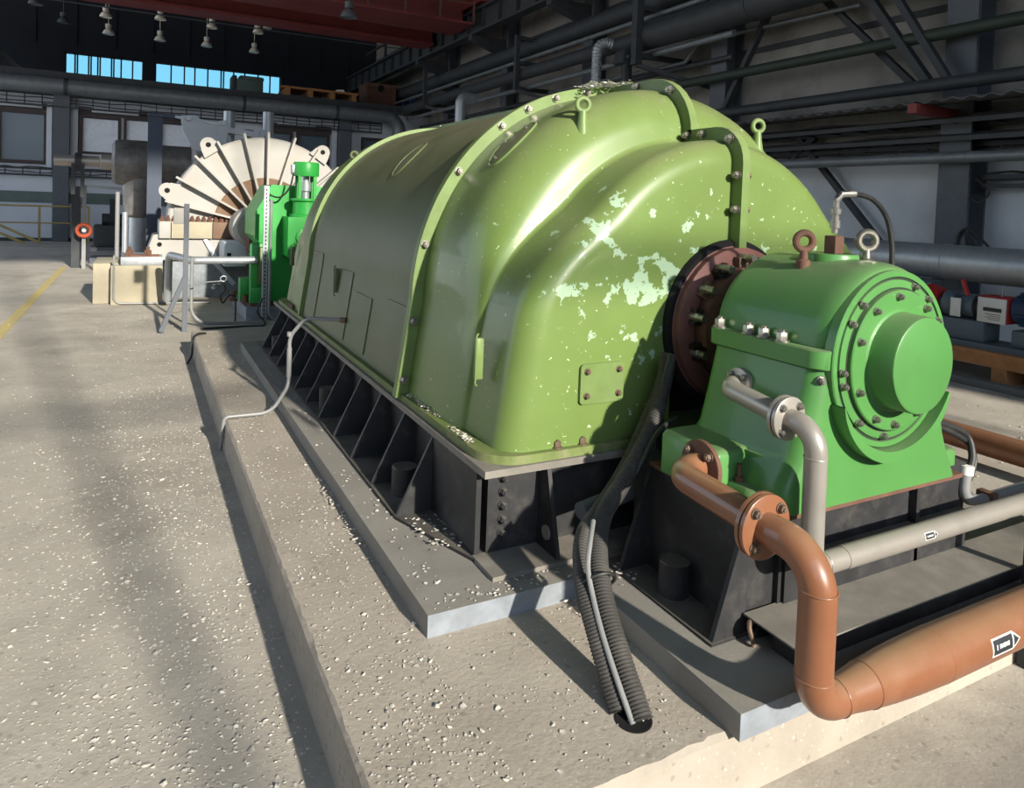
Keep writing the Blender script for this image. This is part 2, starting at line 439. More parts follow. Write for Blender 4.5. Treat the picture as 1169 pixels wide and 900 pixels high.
# lower far wall with its window openings (solid between windows)
wins = [(-3.75, -2.45, 2.35, 3.98, 'pane_dark'), (-1.62, -0.5, 2.75, 3.95, 'pane_light'), (-0.42, 0.5, 2.75, 3.98, 'pane_light'),
        (0.62, 1.6, 2.75, 3.95, 'pane_light'), (3.9, 4.85, 2.7, 3.95, 'pane_dark'), (4.95, 6.15, 2.7, 3.95, 'pane_dark'), (7.3, 8.6, 2.7, 3.95, 'pane_dark')]
b = B(); xs = [-7.0]
for (x0, x1, z0, z1, _) in wins:
    b.box(xs[-1], x0, YA, YA+0.25, 0, DECK-0.2); b.box(x0, x1, YA, YA+0.25, 0, z0); b.box(x0, x1, YA, YA+0.25, z1, DECK-0.2); xs.append(x1)
b.box(xs[-1], XW+0.3, YA, YA+0.25, 0, DECK-0.2)
struct('wall_far_lower', b, 'annex')
for i, (x0, x1, z0, z1, pm) in enumerate(wins):
    r = thing('window_%d' % (i+1), ((x0+x1)/2, YA+0.05, z0), None, None); r['kind'] = 'structure'
    t = 0.11 if pm == 'pane_dark' else 0.08
    f = B().box(x0, x0+t, YA-0.06, YA+0.12, z0, z1).box(x1-t, x1, YA-0.06, YA+0.12, z0, z1).box(x0+t, x1-t, YA-0.06, YA+0.12, z0, z0+t).box(x0+t, x1-t, YA-0.06, YA+0.12, z1-t, z1)
    obj('window_frame', f, 'frame', r)
    obj('pane', B().box(x0+t, x1-t, YA+0.02, YA+0.04, z0+t, z1-t), pm, r)
struct('trim_2', B().box(-1.8, 1.75, YA-0.03, YA-0.002, 3.96, 4.22).box(-3.9, -2.35, YA-0.03, YA-0.002, 3.99, 4.22).box(3.8, 6.2, YA-0.03, YA-0.002, 3.96, 4.22).box(-1.8, -1.63, YA-0.03, YA-0.002, 2.2, 3.96).box(1.6, 1.75, YA-0.03, YA-0.002, 2.2, 3.96), 'frame')
struct('trim_3', B().box(-7, XW, YA-0.05, YA-0.002, 1.18, 1.52), 'teal')            # dark horizontal rail band on the wall
struct('baseboard_far', B().box(-7, XW, YA-0.12, YA-0.002, 0, 0.10), 'dark')
struct('deck', B().box(-12, XW, YA-0.35, YB, DECK-0.2, DECK), 'concrete_band')
struct('trim_4', B().box(-12, XW, YA-0.40, YA-0.351, DECK-0.16, DECK+0.08), 'dark')
# upper far wall and its clerestory
xs0, xs1, z0, z1 = -2.6, 5.6, 5.55, 7.0
b = B().box(-12, xs0, YB, YB+0.25, DECK, 13).box(xs1, XW+0.3, YB, YB+0.25, DECK, 13).box(xs0, xs1, YB, YB+0.25, DECK, z0).box(xs0, xs1, YB, YB+0.25, z1, 13)
for k in range(14): b.box(-9+k*1.35, -8.94+k*1.35, YB-0.04, YB, 7.3, 13)
b.box(0.13, 0.56, YB, YB+0.25, z0, z1)
struct('wall_far_upper', b, 'wall_dark')
for wi, (a, c, bars) in enumerate(((xs0, 0.13, [0.115, 0.145, 0.285, 0.315, 0.40, 0.43, 0.575, 0.605, 0.70, 0.85]), (0.56, xs1, [0.115, 0.215, 0.295, 0.395, 0.50, 0.52, 0.60, 0.69, 0.80, 0.90]))):
    r = thing('window_%d' % (8+wi), ((a+c)/2, YB+0.1, z0), None, None); r['kind'] = 'structure'
    f = B().box(a, c, YB+0.06, YB+0.14, z0, z0+0.06).box(a, c, YB+0.06, YB+0.14, z1-0.06, z1)
    for q in [0.0]+bars+[0.985]:
        x = a+(c-a)*q; f.box(x, x+0.055, YB+0.06, YB+0.14, z0, z1)
    obj('window_frame', f, 'frame', r)
    obj('pane', B().box(a, c, YB+0.09, YB+0.10, z0, z1), 'glass', r)
# right wall: pale dado, grimy panels above with dimness in their colour, panel joints
b = B().box(XW, XW+0.3, -8.4, YB, 2.62, 13)
struct('wall_right', b, 'wall_plaster')
struct('wall_right_lower', B().box(XW+0.005, XW+0.3, -8.4, YB, 0, 2.62), 'wall_pale')
for i, z in enumerate((4.55, 6.35, 8.1)):
    struct('trim_%d' % (5+i), B().box(XW-0.03, XW-0.001, -8, YB, z, z+0.10), 'dark')
struct('wall_left', B().box(-12.3, -12, -8.4, 8.0, 0, 13).box(-12.3, -12, 8.0, 34, 10.5, 13).box(-12.3, -12, 20.0, 20.4, 0, 10.5), 'walkout')  # unseen; solid near part and open far part placed to shape sky light
struct('ceiling', B().box(-12, XW+0.3, -8.4, YB+0.3, 13, 13.2), 'ceil')
# wall behind the camera; tall unseen window, its stepped sill shaped to bound sunlight
b = B().box(-12, -10, -8.4, -8.1, 0, 13).box(9.2, XW+0.3, -8.4, -8.1, 0, 13).box(-10, 2.62, -8.4, -8.1, 0, 3.2).box(2.62, 9.2, -8.4, -8.1, 0, 3.66).box(-10, 9.2, -8.4, -8.1, 10.9, 13)
struct('wall_rear', b, 'walkout')
r = thing('window_10', (-1, -8.25, 3.2), None, None); r['kind'] = 'structure'
f = B()
for k in range(7): f.box(-10+k*3.0-0.04, -10+k*3.0+0.04, -8.3, -8.2, 3.2, 10.9)
for z in (5.7, 8.3): f.box(-10, 9.2, -8.3, -8.2, z-0.04, z+0.04)
obj('window_frame', f, 'frame', r)
# columns along the right wall and the far wall
for y in (-1.0, 5.55, 9.95, 14.35, 18.75, 23.15):
    b = B().box(XW-0.42, XW-0.38, y-0.2, y+0.2, 0, 13).box(XW-0.04, XW-0.0, y-0.2, y+0.2, 0, 13).box(XW-0.38, XW-0.04, y-0.02, y+0.02, 0, 13)
    struct('column', b, 'column')
for x in (-2.09, 6.65):
    struct('column', B().box(x-0.21, x+0.21, YA-0.30, YA-0.004, 0, DECK-0.2), 'column')
for x in (-2.42, -1.74, 6.3, 7.0):
    struct('trim_%d' % (20+int(x*2)), B().box(x-0.07, x+0.07, YA-0.10, YA-0.004, 2.1, 4.2), 'annex')
b = B().box(-4.75, -4.45, 29.6, 29.9, DECK, 13)
struct('column', b, 'column')
struct('trim_40', B().bar((-6.6, 30.0, 8.4), (-3.1, 30.0, DECK+0.1), 0.16, 0.16).bar((-6.6, 30.0, 8.0), (-3.3, 30.0, DECK+0.05), 0.10, 0.10), 'dark')

# ================================================================== THE BIG GREEN GENERATOR
XC, ZC, YC, ZB = 2.40, 1.16, 4.65, 0.665
gen = thing('generator', (XC, YC, 0.278), 'huge olive green domed generator housing on a black ribbed frame', 'generator')
NT = 72
def sect(R, zc, hw0, hw1):
    """half arch points (dx, z) as a function of t in 0..1 left bottom -> right bottom"""
    out = []
    side = zc-ZB; arc = PI*R
    for i in range(NT+1):
        t = i/NT; tot = 2*side+arc; s = t*tot
        if s < side: k = s/side; out.append((-(hw0+(hw1-hw0)*k), ZB+side*k))
        elif s > side+arc: k = (tot-s)/side; out.append(((hw0+(hw1-hw0)*k), ZB+side*k))
        else:
            a = PI-(s-side)/R; out.append((hw1*math.cos(a), zc+R*math.sin(a)))
    return out
O_ = sect(1.115, 1.16, 1.19, 1.12)
def inner_arch():
    # second, lower lobe: same footprint, lower crown; blends into the outer side low down
    out = []
    for (dx, z) in O_:
        if z <= 1.10:
            k = (z-ZB)/(1.10-ZB); out.append((dx*(0.965-0.005*k), z)); continue
        th = math.atan2(z-1.10, abs(dx)); ro = math.hypot(dx, z-1.10)
        h = max(0.0, min(1.0, th/math.radians(42))); k = h*h*(3-2*h)
        r = ro*0.96*(1-k)+0.885*k
        out.append((math.copysign(r*math.cos(th), dx), 1.10+r*math.sin(th)))
    return out
I_ = inner_arch()
H_ = []
for i in range(NT+1):
    t = i/NT; a = PI*(1-t)
    # shaft opening, reaching down to the base
    if t < 0.12: H_.append((-0.33, ZB+(1.06-ZB)*t/0.12))
    elif t > 0.88: H_.append((0.33, ZB+(1.06-ZB)*(1-t)/0.12))
    else:
        a = PI*(1-(t-0.12)/0.76); H_.append((0.33*math.cos(a), 1.06+0.40*math.sin(a)))
AX = 1.10
def toward(p, d):
    """move a section point inward by d (towards the axis; sideways only low down)"""
    x, z = p
    if z < AX: n = V((-1 if x > 0 else 1, 0))
    else:
        n = V((-x, AX-z)); n.normalize()
    return (x+n.x*d, max(ZB, z+n.y*d))
YF = 2.375
def rows_front():
    rows = []
    for y in (3.37, 3.22, 3.1, 2.99): rows.append([(p[0], y, p[1]) for p in O_])
    step = [math.dist(a, c) for a, c in zip(O_, I_)]
    for k in range(1, 9):                                    # convex shoulder of the outer lobe
        a = k/8*PI/2
        rows.append([(p[0]+(q[0]-p[0])*0.90*(1-math.cos(a)), 2.99-0.27*math.sin(a), p[1]+(q[1]-p[1])*0.90*(1-math.cos(a))) for p, q in zip(O_, I_)])
    for k in range(1, 4):                                    # concave crease
        a = k/3*PI/2
        rows.append([(p[0]+(q[0]-p[0])*(0.90+0.10*math.sin(a)), 2.72-0.03*(1-math.cos(a)), p[1]+(q[1]-p[1])*(0.90+0.10*math.sin(a))) for p, q in zip(O_, I_)])
    rows.append([(q[0], 2.58, q[1]) for q in I_])
    r = 0.115
    for k in range(0, 8):
        a = k/7*PI/2
        rows.append([(lambda s: (s[0], YF+r-r*math.sin(a), s[1]))(toward(q, r*(1-math.cos(a)))) for q in I_])
    base = [toward(q, r) for q in I_]
    for k in range(1, 9):
        t = k/8
        rows.append([(p[0]+(h[0]-p[0])*t, YF, p[1]+(h[1]-p[1])*t) for p, h in zip(base, H_)])
    rows.append([(h[0], YF+0.25, h[1]) for h in H_])
    return rows
RF = rows_front()
def world_rows(rows, mirror=False):
    return [[(XC+x, (2*YC-y if mirror else y), z) for (x, y, z) in r] for r in rows]
o = obj('front_cover', B().grid(world_rows(RF)), 'olive', gen, angle=1.0)
o = obj('rear_cover', B().grid(world_rows(RF, True)), 'olive', gen, angle=1.0)
mid = [[(XC+p[0], y, p[1]) for p in O_] for y in (3.37, 3.9, 4.4, 4.9, 5.4, 5.93)]
obj('middle_cover', B().grid(mid), 'olive_dull', gen, angle=1.0, label='duller dust-covered middle casing')
def surf(t, off=0.0):
    """point on the outer section at parameter t (0..1) pushed out by off"""
    f = t*NT; i = min(NT-1, int(f)); k = f-i
    x = O_[i][0]*(1-k)+O_[i+1][0]*k; z = O_[i][1]*(1-k)+O_[i+1][1]*k
    if z < 1.16: n = V((-1 if x < 0 else 1, 0))
    else: n = V((x, z-1.16)).normalized()
    return V((x+n.x*off, z+n.y*off)), n
# transverse bolted seam flanges
def band(y0, y1, off):
    rin = [[(XC+surf(i/90, -0.01)[0].x, y, surf(i/90, -0.01)[0].y) for i in range(91)] for y in (y0, y1)]
    rout = [[(XC+surf(i/90, off)[0].x, y, surf(i/90, off)[0].y) for i in range(91)] for y in (y0, y1)]
    return B().solid_grid(rin, rout)
for (y0, y1, s, nm) in ((3.345, 3.395, -1, 'seam_flange'), (5.905, 5.955, 1, 'seam_flange')):
    fl = obj(nm, band(y0, y1, 0.058 if s < 0 else 0.03), 'flange', gen, label='raised bolted seam flange')
    ts = [0.02, 0.085, 0.17, 0.26, 0.335, 0.375, 0.415, 0.46, 0.54, 0.62, 0.74, 0.86, 0.95]
    pts = []
    for t in ts:
        p, n = surf(t, 0.032); pts.append((XC+p.x, y0 if s < 0 else y1, p.y))
    if s < 0: bolts(fl, pts, (0, s, 0), 0.017, 0.03, 'steel')
# lengthwise parting flange over the crown and down both end faces
def crown_profile(mirror):
    prof = []
    c = NT//2
    for r in RF[:-1]:
        p = r[c]; prof.append(V((XC, p[1], p[2])))
    out = [prof[0]]
    for p in prof[1:]:
        if (p-out[-1]).length > 0.006: out.append(p)
    if mirror: out = [V((p.x, 2*YC-p.y, p.z)) for p in out]
    return out
for mirror in (False, True):
    P = crown_profile(mirror); n = len(P); off = []
    for i in range(n):
        t = (P[min(i+1, n-1)]-P[max(i-1, 0)]).normalized(); nn = V((0, t.z, -t.y)) if not mirror else V((0, -t.z, t.y))
        off.append(nn)
    rin = [[p+V((dx, 0, 0)) - o*0.012 for p, o in zip(P, off)] for dx in (-0.022, 0.022)]
    rout = [[p+V((dx, 0, 0)) + o*0.062 for p, o in zip(P, off)] for dx in (-0.022, 0.022)]
    fl = obj('parting_flange', B().solid_grid(rin, rout), 'flange', gen)
    if not mirror:
        idx = [2, 6, 11, 15, 19, 24, 27]
        bolts(fl, [P[i]+off[i]*0.034+V((-0.022, 0, 0)) for i in idx], (-1, 0, 0), 0.017, 0.03, 'steel')
        bolts(fl, [P[i]+off[i]*0.034+V((0.022, 0, 0)) for i in idx[3:]], (1, 0, 0), 0.017, 0.03, 'rustbolt')
P = [V((XC, y, 2.275)) for y in (3.37, 4.2, 5.0, 5.93)]
obj('parting_flange', B().box(XC-0.022, XC+0.022, 3.4, 5.9, 2.262, 2.335), 'flange', gen)

# green base lip round the housing, with bolts
def rrect(x0, x1, y0, y1, r, z, n=8):
    out = []
    for (cx, cy, a0) in ((x1-r, y1-r, 0), (x0+r, y1-r, 90), (x0+r, y0+r, 180), (x1-r, y0+r, 270)):
        for k in range(n+1):
            a = math.radians(a0+90*k/n); out.append((cx+r*math.cos(a), cy+r*math.sin(a), z))
    return out
Y0, Y1 = 2.335, 6.965
XL, XR = 1.165, 2*XC-1.165
lip = obj('base_lip', B().prism(rrect(XL+0.015, XR-0.015, Y0+0.01, Y1-0.01, 0.16, 0.650), (0, 0, 0.034)), 'lip', gen)
bolts(lip, [(1.50, Y0+0.04, 0.684), (1.62, Y0+0.04, 0.684), (3.2, Y0+0.04, 0.684)], (0, 0, 1), 0.016, 0.03, 'rustbolt')
bolts(lip, [(XL+0.035, 6.5-0.05*k, 0.684) for k in range(6)], (0, 0, 1), 0.014, 0.03, 'rustbolt')
# black base frame: top plate, web, gussets, foot plate
fr = obj('base_frame', B().box(XL+0.05, XL+0.075, 2.43, 6.9, 0.278, 0.626).box(XR-0.075, XR-0.05, 2.43, 6.9, 0.278, 0.626)
         .box(XL+0.05, 2.0, 2.41, 2.435, 0.278, 0.626).box(2.0, XR-0.05, 2.41, 2.435, 0.278, 0.626).box(XL+0.05, XR-0.05, 6.88, 6.905, 0.278, 0.626), 'black', gen)
obj('top_plate', B().box(XL-0.004, XR+0.004, Y0-0.005, Y1+0.005, 0.622, 0.650), 'top_steel', fr)
obj('corner_plate', B().box(XL-0.002, XL+0.02, 2.405, 2.86, 0.30, 0.622), 'black', fr)
obj('foot_plate', B().box(1.0, XL+0.06, 2.86, 6.9, 0.278, 0.292).prism([(1.0, 2.86, 0.278), (XL-0.01, 2.40, 0.278), (XL+0.06, 2.40, 0.278), (XL+0.06, 2.86, 0.278)], (0, 0, 0.014)), 'black', fr)
obj('foot_plate', B().box(XL-0.005, 1.75, 2.235, 2.42, 0.278, 0.295), 'top_steel', fr)
gy = [2.86+0.372*k for k in range(11)]
first = None
for y in gy:
    if first is None:
        first = obj('gusset', B().prism([(1.005, y, 0.29), (XL+0.055, y, 0.29), (XL+0.055, y, 0.622), (XL+0.0, y, 0.622)], (0, 0.016, 0)), 'black', fr)
    else: copy_at(first, (0, y-gy[0], 0), fr)
for x in (1.44, 2.9):
    obj('gusset', B().prism([(x, 2.25, 0.29), (x, 2.42, 0.29), (x, 2.42, 0.622), (x, 2.345, 0.622)], (0.018, 0, 0)), 'black', fr)
bolts(fr, [(1.28, 2.41, z) for z in (0.585, 0.53, 0.475, 0.42, 0.365)], (0, -1, 0), 0.015, 0.03, 'black')
obj('round_plug', B().lathe((1.455, 2.33, 0.37), (-1, 0, 0), [(0.01, 0), (0.01, 0.028), (0.022, 0.028), (0.022, 0)], 20), 'alu', fr)
# anchor sleeves between the ribs
first = None
for i, (x, y) in enumerate(((1.115, 3.08), (1.115, 4.56), (1.115, 6.4))):
    if first is None: first = obj('anchor_sleeve', B().cyl((x, y, 0.292), (x, y, 0.42), 0.058), 'black', fr); p0 = (x, y)
    else: copy_at(first, (x-p0[0], y-p0[1], 0), fr)

# lifting eyes on the shoulders
def eye(name, p, parent, m, h=0.15, R=0.036, axis=(1, 0, 0), r0=0.028):
    x, y, z = p
    b = B().lathe((x, y, z-0.06), (0, 0, 1), [(0, r0*1.25), (0.06, r0*1.15), (h*0.9, r0*0.75), (h+0.03, r0*0.62), (h+0.03, 0)], 18)
    b.torus((x, y, z+h+0.0), axis, R, R*0.42, 26, 10)
    return obj(name, b, m, parent)
eye('lifting_eye', (1.838, 2.80, 1.98), gen, 'flange', 0.15, 0.030, (0.3, 1, 0), 0.030)
eye('lifting_eye', (2.975, 2.80, 1.98), gen, 'flange', 0.145, 0.031, (0.3, 1, 0), 0.030)
eye('lifting_eye', (1.66, 6.1, 1.93), gen, 'olive_dull', 0.10, 0.028, (0.3, 1, 0), 0.024)
# oval cover plates lying on the curved roof
def oval(t0, y0, rt, ry, off, n=26, rings=5):
    top = []; bot = []
    for k in range(rings+1):
        q = k/rings; rt_, rb_ = [], []
        for i in range(n+1):
            a = 2*PI*i/n; t = t0+rt*q*math.cos(a); y = y0+ry*q*math.sin(a)
            p, _ = surf(t, off if k < rings else off*0.6); rt_.append((XC+p.x, y, p.y))
            p, _ = surf(t, -0.004); rb_.append((XC+p.x, y, p.y))
        top.append(rt_); bot.append(rb_)
    return B().solid_grid(top, bot)
ov = obj('oval_cover', oval(0.306, 3.07, 0.034, 0.085, 0.010), 'olive_dull', gen)
def oval_rim(t0, y0, rt, ry, off, r):
    pts = []
    for i in range(49):
        a = 2*PI*i/48; p, _ = surf(t0+rt*math.cos(a), off); pts.append((XC+p.x, y0+ry*math.sin(a), p.y))
    return B().tube(pts, r, 8, False)
obj('cover_rim', oval_rim(0.306, 3.07, 0.036, 0.092, 0.004, 0.006), 'flange', ov)
bolts(ov, [(lambda p: (XC+p.x, y, p.y))(surf(t, 0.01)[0]) for t, y in ((0.280, 3.07), (0.306, 3.13), (0.330, 3.07))], [(-0.65, 0, 0.75)]*3, 0.007, 0.014, 'steel')
ov2 = obj('oval_cover', oval(0.30, 4.5, 0.034, 0.085, 0.006), 'olive_dull', gen)
obj('cover_rim', oval_rim(0.30, 4.5, 0.036, 0.092, 0.003, 0.005), 'olive_dull', ov2)
# access panels on the flank (thin raised plates)
def panel(y0, y1, z0, z1, off, par=gen, nm='access_panel', m='olive_dull'):
    side = ZC-ZB; tot = 2*side+PI*1.115
    t0 = (z0-ZB)/tot; t1 = (z1-ZB)/tot
    a = [[(XC+surf(t0+(t1-t0)*i/10, off)[0].x, y, surf(t0+(t1-t0)*i/10, off)[0].y) for i in range(11)] for y in (y0, y1)]
    c = [[(XC+surf(t0+(t1-t0)*i/10, -0.006)[0].x, y, surf(t0+(t1-t0)*i/10, -0.006)[0].y) for i in range(11)] for y in (y0, y1)]
    return obj(nm, B().solid_grid(a, c), m, par)
panel(3.50, 3.86, 0.715, 1.09, 0.007)
panel(4.14, 4.50, 0.715, 1.05, 0.007)
panel(4.62, 4.90, 0.715, 1.16, 0.007)
panel(5.50, 5.84, 0.715, 1.22, 0.007)
# folding grab handles on the flank
def grab(y, z, par, m='flange', x=1.242):
    g = obj('handle_plate', B().box(x-0.012, x+0.02, y-0.016, y+0.016, z-0.085, z+0.085, 0.004), m, par)
    obj('handle', B().tube(fillet([(x-0.01, y-0.022, z-0.105), (x-0.022, y-0.03, z-0.105), (x-0.022, y-0.03, z+0.105), (x-0.01, y-0.022, z+0.105)], 0.012), 0.004, 8), m, g)
grab(2.60, 1.015, gen); grab(4.98, 1.07, gen, 'olive_dull', 1.25); grab(6.7, 1.1, gen, 'olive_dull', 1.27)
# blank plate on the end face
pl = obj('blank_plate', B().prism([(x, YF-0.014, z) for x, _, z in [(p[0], 0, p[1]) for p in [(q[0], q[1]) for q in rrect(1.592, 1.807, 0.85, 1.015, 0.018, 0)]]], (0, 0.013, 0)), 'flange', gen)
bolts(pl, [(x, YF-0.014, z) for x in (1.622, 1.780) for z in (0.885, 0.985)], (0, -1, 0), 0.011, 0.018, 'rustbolt')
# shaft seal ring, clamps and shaft
sl = obj('shaft_seal', B().lathe((XC-0.01, YF+0.05, 1.15), (0, -1, 0), [(0, 0.365), (0.075, 0.365), (0.085, 0.345), (0.115, 0.345), (0.125, 0.325), (0.125, 0.265), (0.06, 0.25), (0.0, 0.25)], 64), 'red_ring', gen)
obj('seal_rim', B().lathe((XC-0.01, YF+0.05, 1.15), (0, -1, 0), [(0.0, 0.368), (0.06, 0.380), (0.082, 0.370), (0.082, 0.34), (0.06, 0.33)], 64), 'void', sl)
for a in (200, 170, 146, 122, 96, 70, 45, 15):
    A = math.radians(a); c = V((XC+0.285*math.cos(A), YF-0.08, 1.15+0.285*math.sin(A)))
    t = V((-math.sin(A), 0, math.cos(A))); rd = V((math.cos(A), 0, math.sin(A)))
    b = B().bar(c-t*0.035+V((0, 0.0, 0)), c+t*0.035, 0.05, 0.06, (0, 1, 0)).bar(c-t*0.02-V((0, 0.03, 0))-rd*0.02, c+t*0.02-V((0, 0.03, 0))-rd*0.02, 0.018, 0.05, (0, 1, 0))
    cl = obj('seal_clamp', b, 'rustbolt' if a in (96, 146) else 'shaft', sl)
    obj('clamp_bolt', B().cyl(c+rd*0.02, c+rd*0.02+V((0, -0.085, 0)), 0.017, seg=14).hexa(c+rd*0.02+V((0, -0.03, 0)), (0, -1, 0), 0.02, 0.02, False), 'steel', cl)
obj('shaft', B().lathe((XC, YF+0.6, 1.15), (0, -1, 0), [(0, 0), (0, 0.245), (0.62, 0.245), (0.66, 0.27), (0.74, 0.27), (0.76, 0.2), (0.9, 0.2), (0.9, 0)], 48), 'rust', gen)
obj('opening_dark_sheet', B().box(XC-0.6, XC+0.6, YF+0.22, YF+0.24, 0.65, 1.7), 'void', gen)  # near-black sheet stands in for the darkness inside the shaft opening
# ================================================================== BEARING PEDESTAL
PX, PYF, PYB = 2.42, 1.61, 2.14
ped = thing('bearing_pedestal', (PX, 1.87, 0.278), 'bright green bearing pedestal with a round end cap, in front of the olive housing', 'bearing pedestal')
ZS = 1.19
def loft(rects, m=8):
    """rounded-corner loft: list of (x0,x1,y0,y1,r,z)"""
    rows = [[(p[0], p[1], z) for p in rrect(x0, x1, y0, y1, r, z, m)] for (x0, x1, y0, y1, r, z) in rects]
    b = B().grid(rows, close=True); b.bm.verts.ensure_lookup_table(); n = len(rows[0]); t = len(rows)
    b.bm.faces.new(b.bm.verts[0:n]); b.bm.faces.new(b.bm.verts[(t-1)*n:t*n]); return b
b = loft([(PX-0.51, PX+0.50, PYF, PYB+0.02, 0.07, 0.640), (PX-0.485, PX+0.445, PYF, PYB+0.01, 0.07, 0.74), (PX-0.43, PX+0.41, PYF, PYB, 0.07, 0.82),
          (PX-0.395, PX+0.375, PYF, PYB, 0.07, 0.95), (PX-0.355, PX+0.355, PYF, PYB, 0.07, ZS-0.07)])
body = obj('pedestal_body', b, 'ped', ped, angle=0.8)
obj('joint_flange', loft([(PX-0.368, PX+0.368, PYF-0.008, PYB+0.01, 0.06, ZS-0.068), (PX-0.375, PX+0.375, PYF-0.01, PYB+0.012, 0.06, ZS-0.062), (PX-0.375, PX+0.375, PYF-0.01, PYB+0.012, 0.06, ZS-0.004), (PX-0.370, PX+0.370, PYF-0.006, PYB+0.008, 0.06, ZS)]), 'ped', ped)
obj('joint_seam', loft([(PX-0.360, PX+0.360, PYF-0.003, PYB+0.003, 0.06, ZS-0.072), (PX-0.360, PX+0.360, PYF-0.003, PYB+0.003, 0.06, ZS-0.066)]), 'ped_line', ped)
# domed upper half: barrel along the shaft with a rounded front shoulder
RC, ZA = 0.318, 1.172
rows = []
def halfring(y, r, hw=None, n=40):
    return [(PX+r*math.cos(PI-PI*i/n)*(1.0), y, max(ZS-0.01, ZA+r*math.sin(PI*i/n))) for i in range(n+1)]
prof = [(PYB, 0.0), (PYB, RC-0.02), (PYB-0.02, RC)]+[(PYF+0.09, RC)]+[(PYF+0.09-0.09*math.sin(a), RC-0.03*(1-math.cos(a))) for a in [PI/2*k/6 for k in range(1, 7)]]+[(PYF, 0.0)]
for y, r in prof: rows.append(halfring(y, max(r, 0.002)))
obj('upper_cap', B().grid(rows), 'ped', ped, angle=0.7)
obj('back_collar', B().lathe((PX, PYB, ZA), (0, 1, 0), [(-0.005, RC-0.03), (0.03, RC-0.03), (0.03, 0.2), (-0.005, 0.2)], 48), 'ped', ped)
# front ring, cover, end cap
ring = obj('front_ring', B().lathe((PX, PYF, 1.143), (0, -1, 0), [(-0.02, 0.322), (0.014, 0.322), (0.018, 0.318), (0.018, 0.300), (0.010, 0.298), (0.010, 0.290), (0.018, 0.288), (0.022, 0.27), (0.022, 0.1), (-0.02, 0.1)], 80), 'ped', ped)
obj('ring_groove', B().lathe((PX, PYF, 1.143), (0, -1, 0), [(0.0, 0.2995), (0.0125, 0.2995), (0.0125, 0.2885), (0.0, 0.2885)], 80), 'ped_line', ring)
obj('ring_groove', B().lathe((PX, PYF, 1.143), (0, -1, 0), [(0.0, 0.262), (0.0232, 0.262), (0.0232, 0.255), (0.0, 0.255)], 80), 'ped_line', ring)
cov = obj('cover_plate', B().lathe((PX, PYF, 1.143), (0, -1, 0), [(0.0, 0.254), (0.036, 0.254), (0.040, 0.250), (0.040, 0.1), (0.0, 0.1)], 80), 'ped', ped)
obj('end_cap', B().lathe((PX, PYF, 1.143), (0, -1, 0), [(0.038, 0.192), (0.044, 0.177), (0.055, 0.174), (0.125, 0.171), (0.133, 0.168), (0.137, 0.160), (0.137, 0.0)], 80), 'ped', ped)
for rr, degs, zz in ((0.231, (205, 160, 128, 95, 52, 20, 240, 268, 300, 335), 0.040), (0.277, (70, 150, 133, 50, 28, 186, 196, 230, 262, 320), 0.020)):
    bolts(cov if rr < 0.25 else ring, [(PX+rr*math.cos(math.radians(d)), PYF-zz, 1.143+rr*math.sin(math.radians(d))) for d in degs], (0, -1, 0), 0.0115, 0.02, 'steel')
# crescent lip below the ring
a0, a1, n = math.radians(205), math.radians(335), 40
def arc(r, y): return [(PX+r*math.cos(a0+(a1-a0)*i/n), y, 1.143+r*math.sin(a0+(a1-a0)*i/n)) for i in range(n+1)]
lipb = B()
def taper(i): return 0.075*math.sin(PI*i/n)**0.5
ri, ro = [], []
for i in range(n+1):
    a = a0+(a1-a0)*i/n; d = 0.040*max(0.02, math.sin(PI*i/n))**0.6
    ri.append((PX+0.325*math.cos(a), 1.143+0.325*math.sin(a))); ro.append((PX+(0.327+d)*math.cos(a), 1.143+(0.327+d)*math.sin(a)))
yb, yf = PYF+0.01, PYF-0.055
lipb.grid([[(x, yb, z) for x, z in ri], [(x, yf, z) for x, z in ri], [(x, yf-0.002, z) for x, z in ro], [(x, yb, z) for x, z in ro], [(x, yb, z) for x, z in ri]])
obj('drip_lip', lipb, 'ped', ped)
# split-line ears and joint bolts
bolts(ped, [(PX-0.335, PYF+0.015, 1.085)], (-0.5, -1, 0), 0.013, 0.02, 'steel')
bolts(ped, [(PX-0.345, y, ZS) for y in (2.10, 1.95, 1.875, 1.79)], (0, 0, 1), 0.021, 0.04, 'steel', 'joint_bolt')
# cap fittings
obj('oil_boss', B().lathe((PX+0.0, 1.87, ZA+RC-0.03), (0, 0, 1), [(0, 0.10), (0.035, 0.10), (0.045, 0.095), (0.045, 0)], 36), 'ped', ped)
eye('lifting_eye', (PX-0.14, 1.885, 1.475), ped, 'rust', 0.075, 0.033, (0.5, 1, 0), 0.022)
eye('lifting_eye', (PX+0.10, 1.79, 1.485), ped, 'steel', 0.075, 0.034, (0.5, 1, 0), 0.022)
sens = obj('sensor_block', B().box(PX-0.024, PX+0.028, 1.836, 1.888, 1.505, 1.575, 0.004), 'rust', ped)
obj('sensor_stem', B().lathe((PX+0.002, 1.862, 1.585), (0, 0, 1), [(0, 0.012), (0.02, 0.012), (0.02, 0.019), (0.05, 0.019), (0.05, 0.014), (0.075, 0.014), (0.075, 0.02), (0.095, 0.02), (0.10, 0.012), (0.13, 0.012), (0.13, 0)], 14), 'alu', sens)
c = obj('sensor_cable', B().tube(smooth([(PX+0.002, 1.862, 1.71), (PX+0.012, 1.855, 1.737), (PX+0.06, 1.84, 1.742), (PX+0.14, 1.81, 1.725), (PX+0.205, 1.79, 1.66), (PX+0.235, 1.78, 1.56), (PX+0.25, 1.78, 1.44), (PX+0.30, 1.79, 1.36)]), 0.010, 10), 'rubber')
tag(c, 'thin black cable arching from the sensor on top of the pedestal', 'cable')
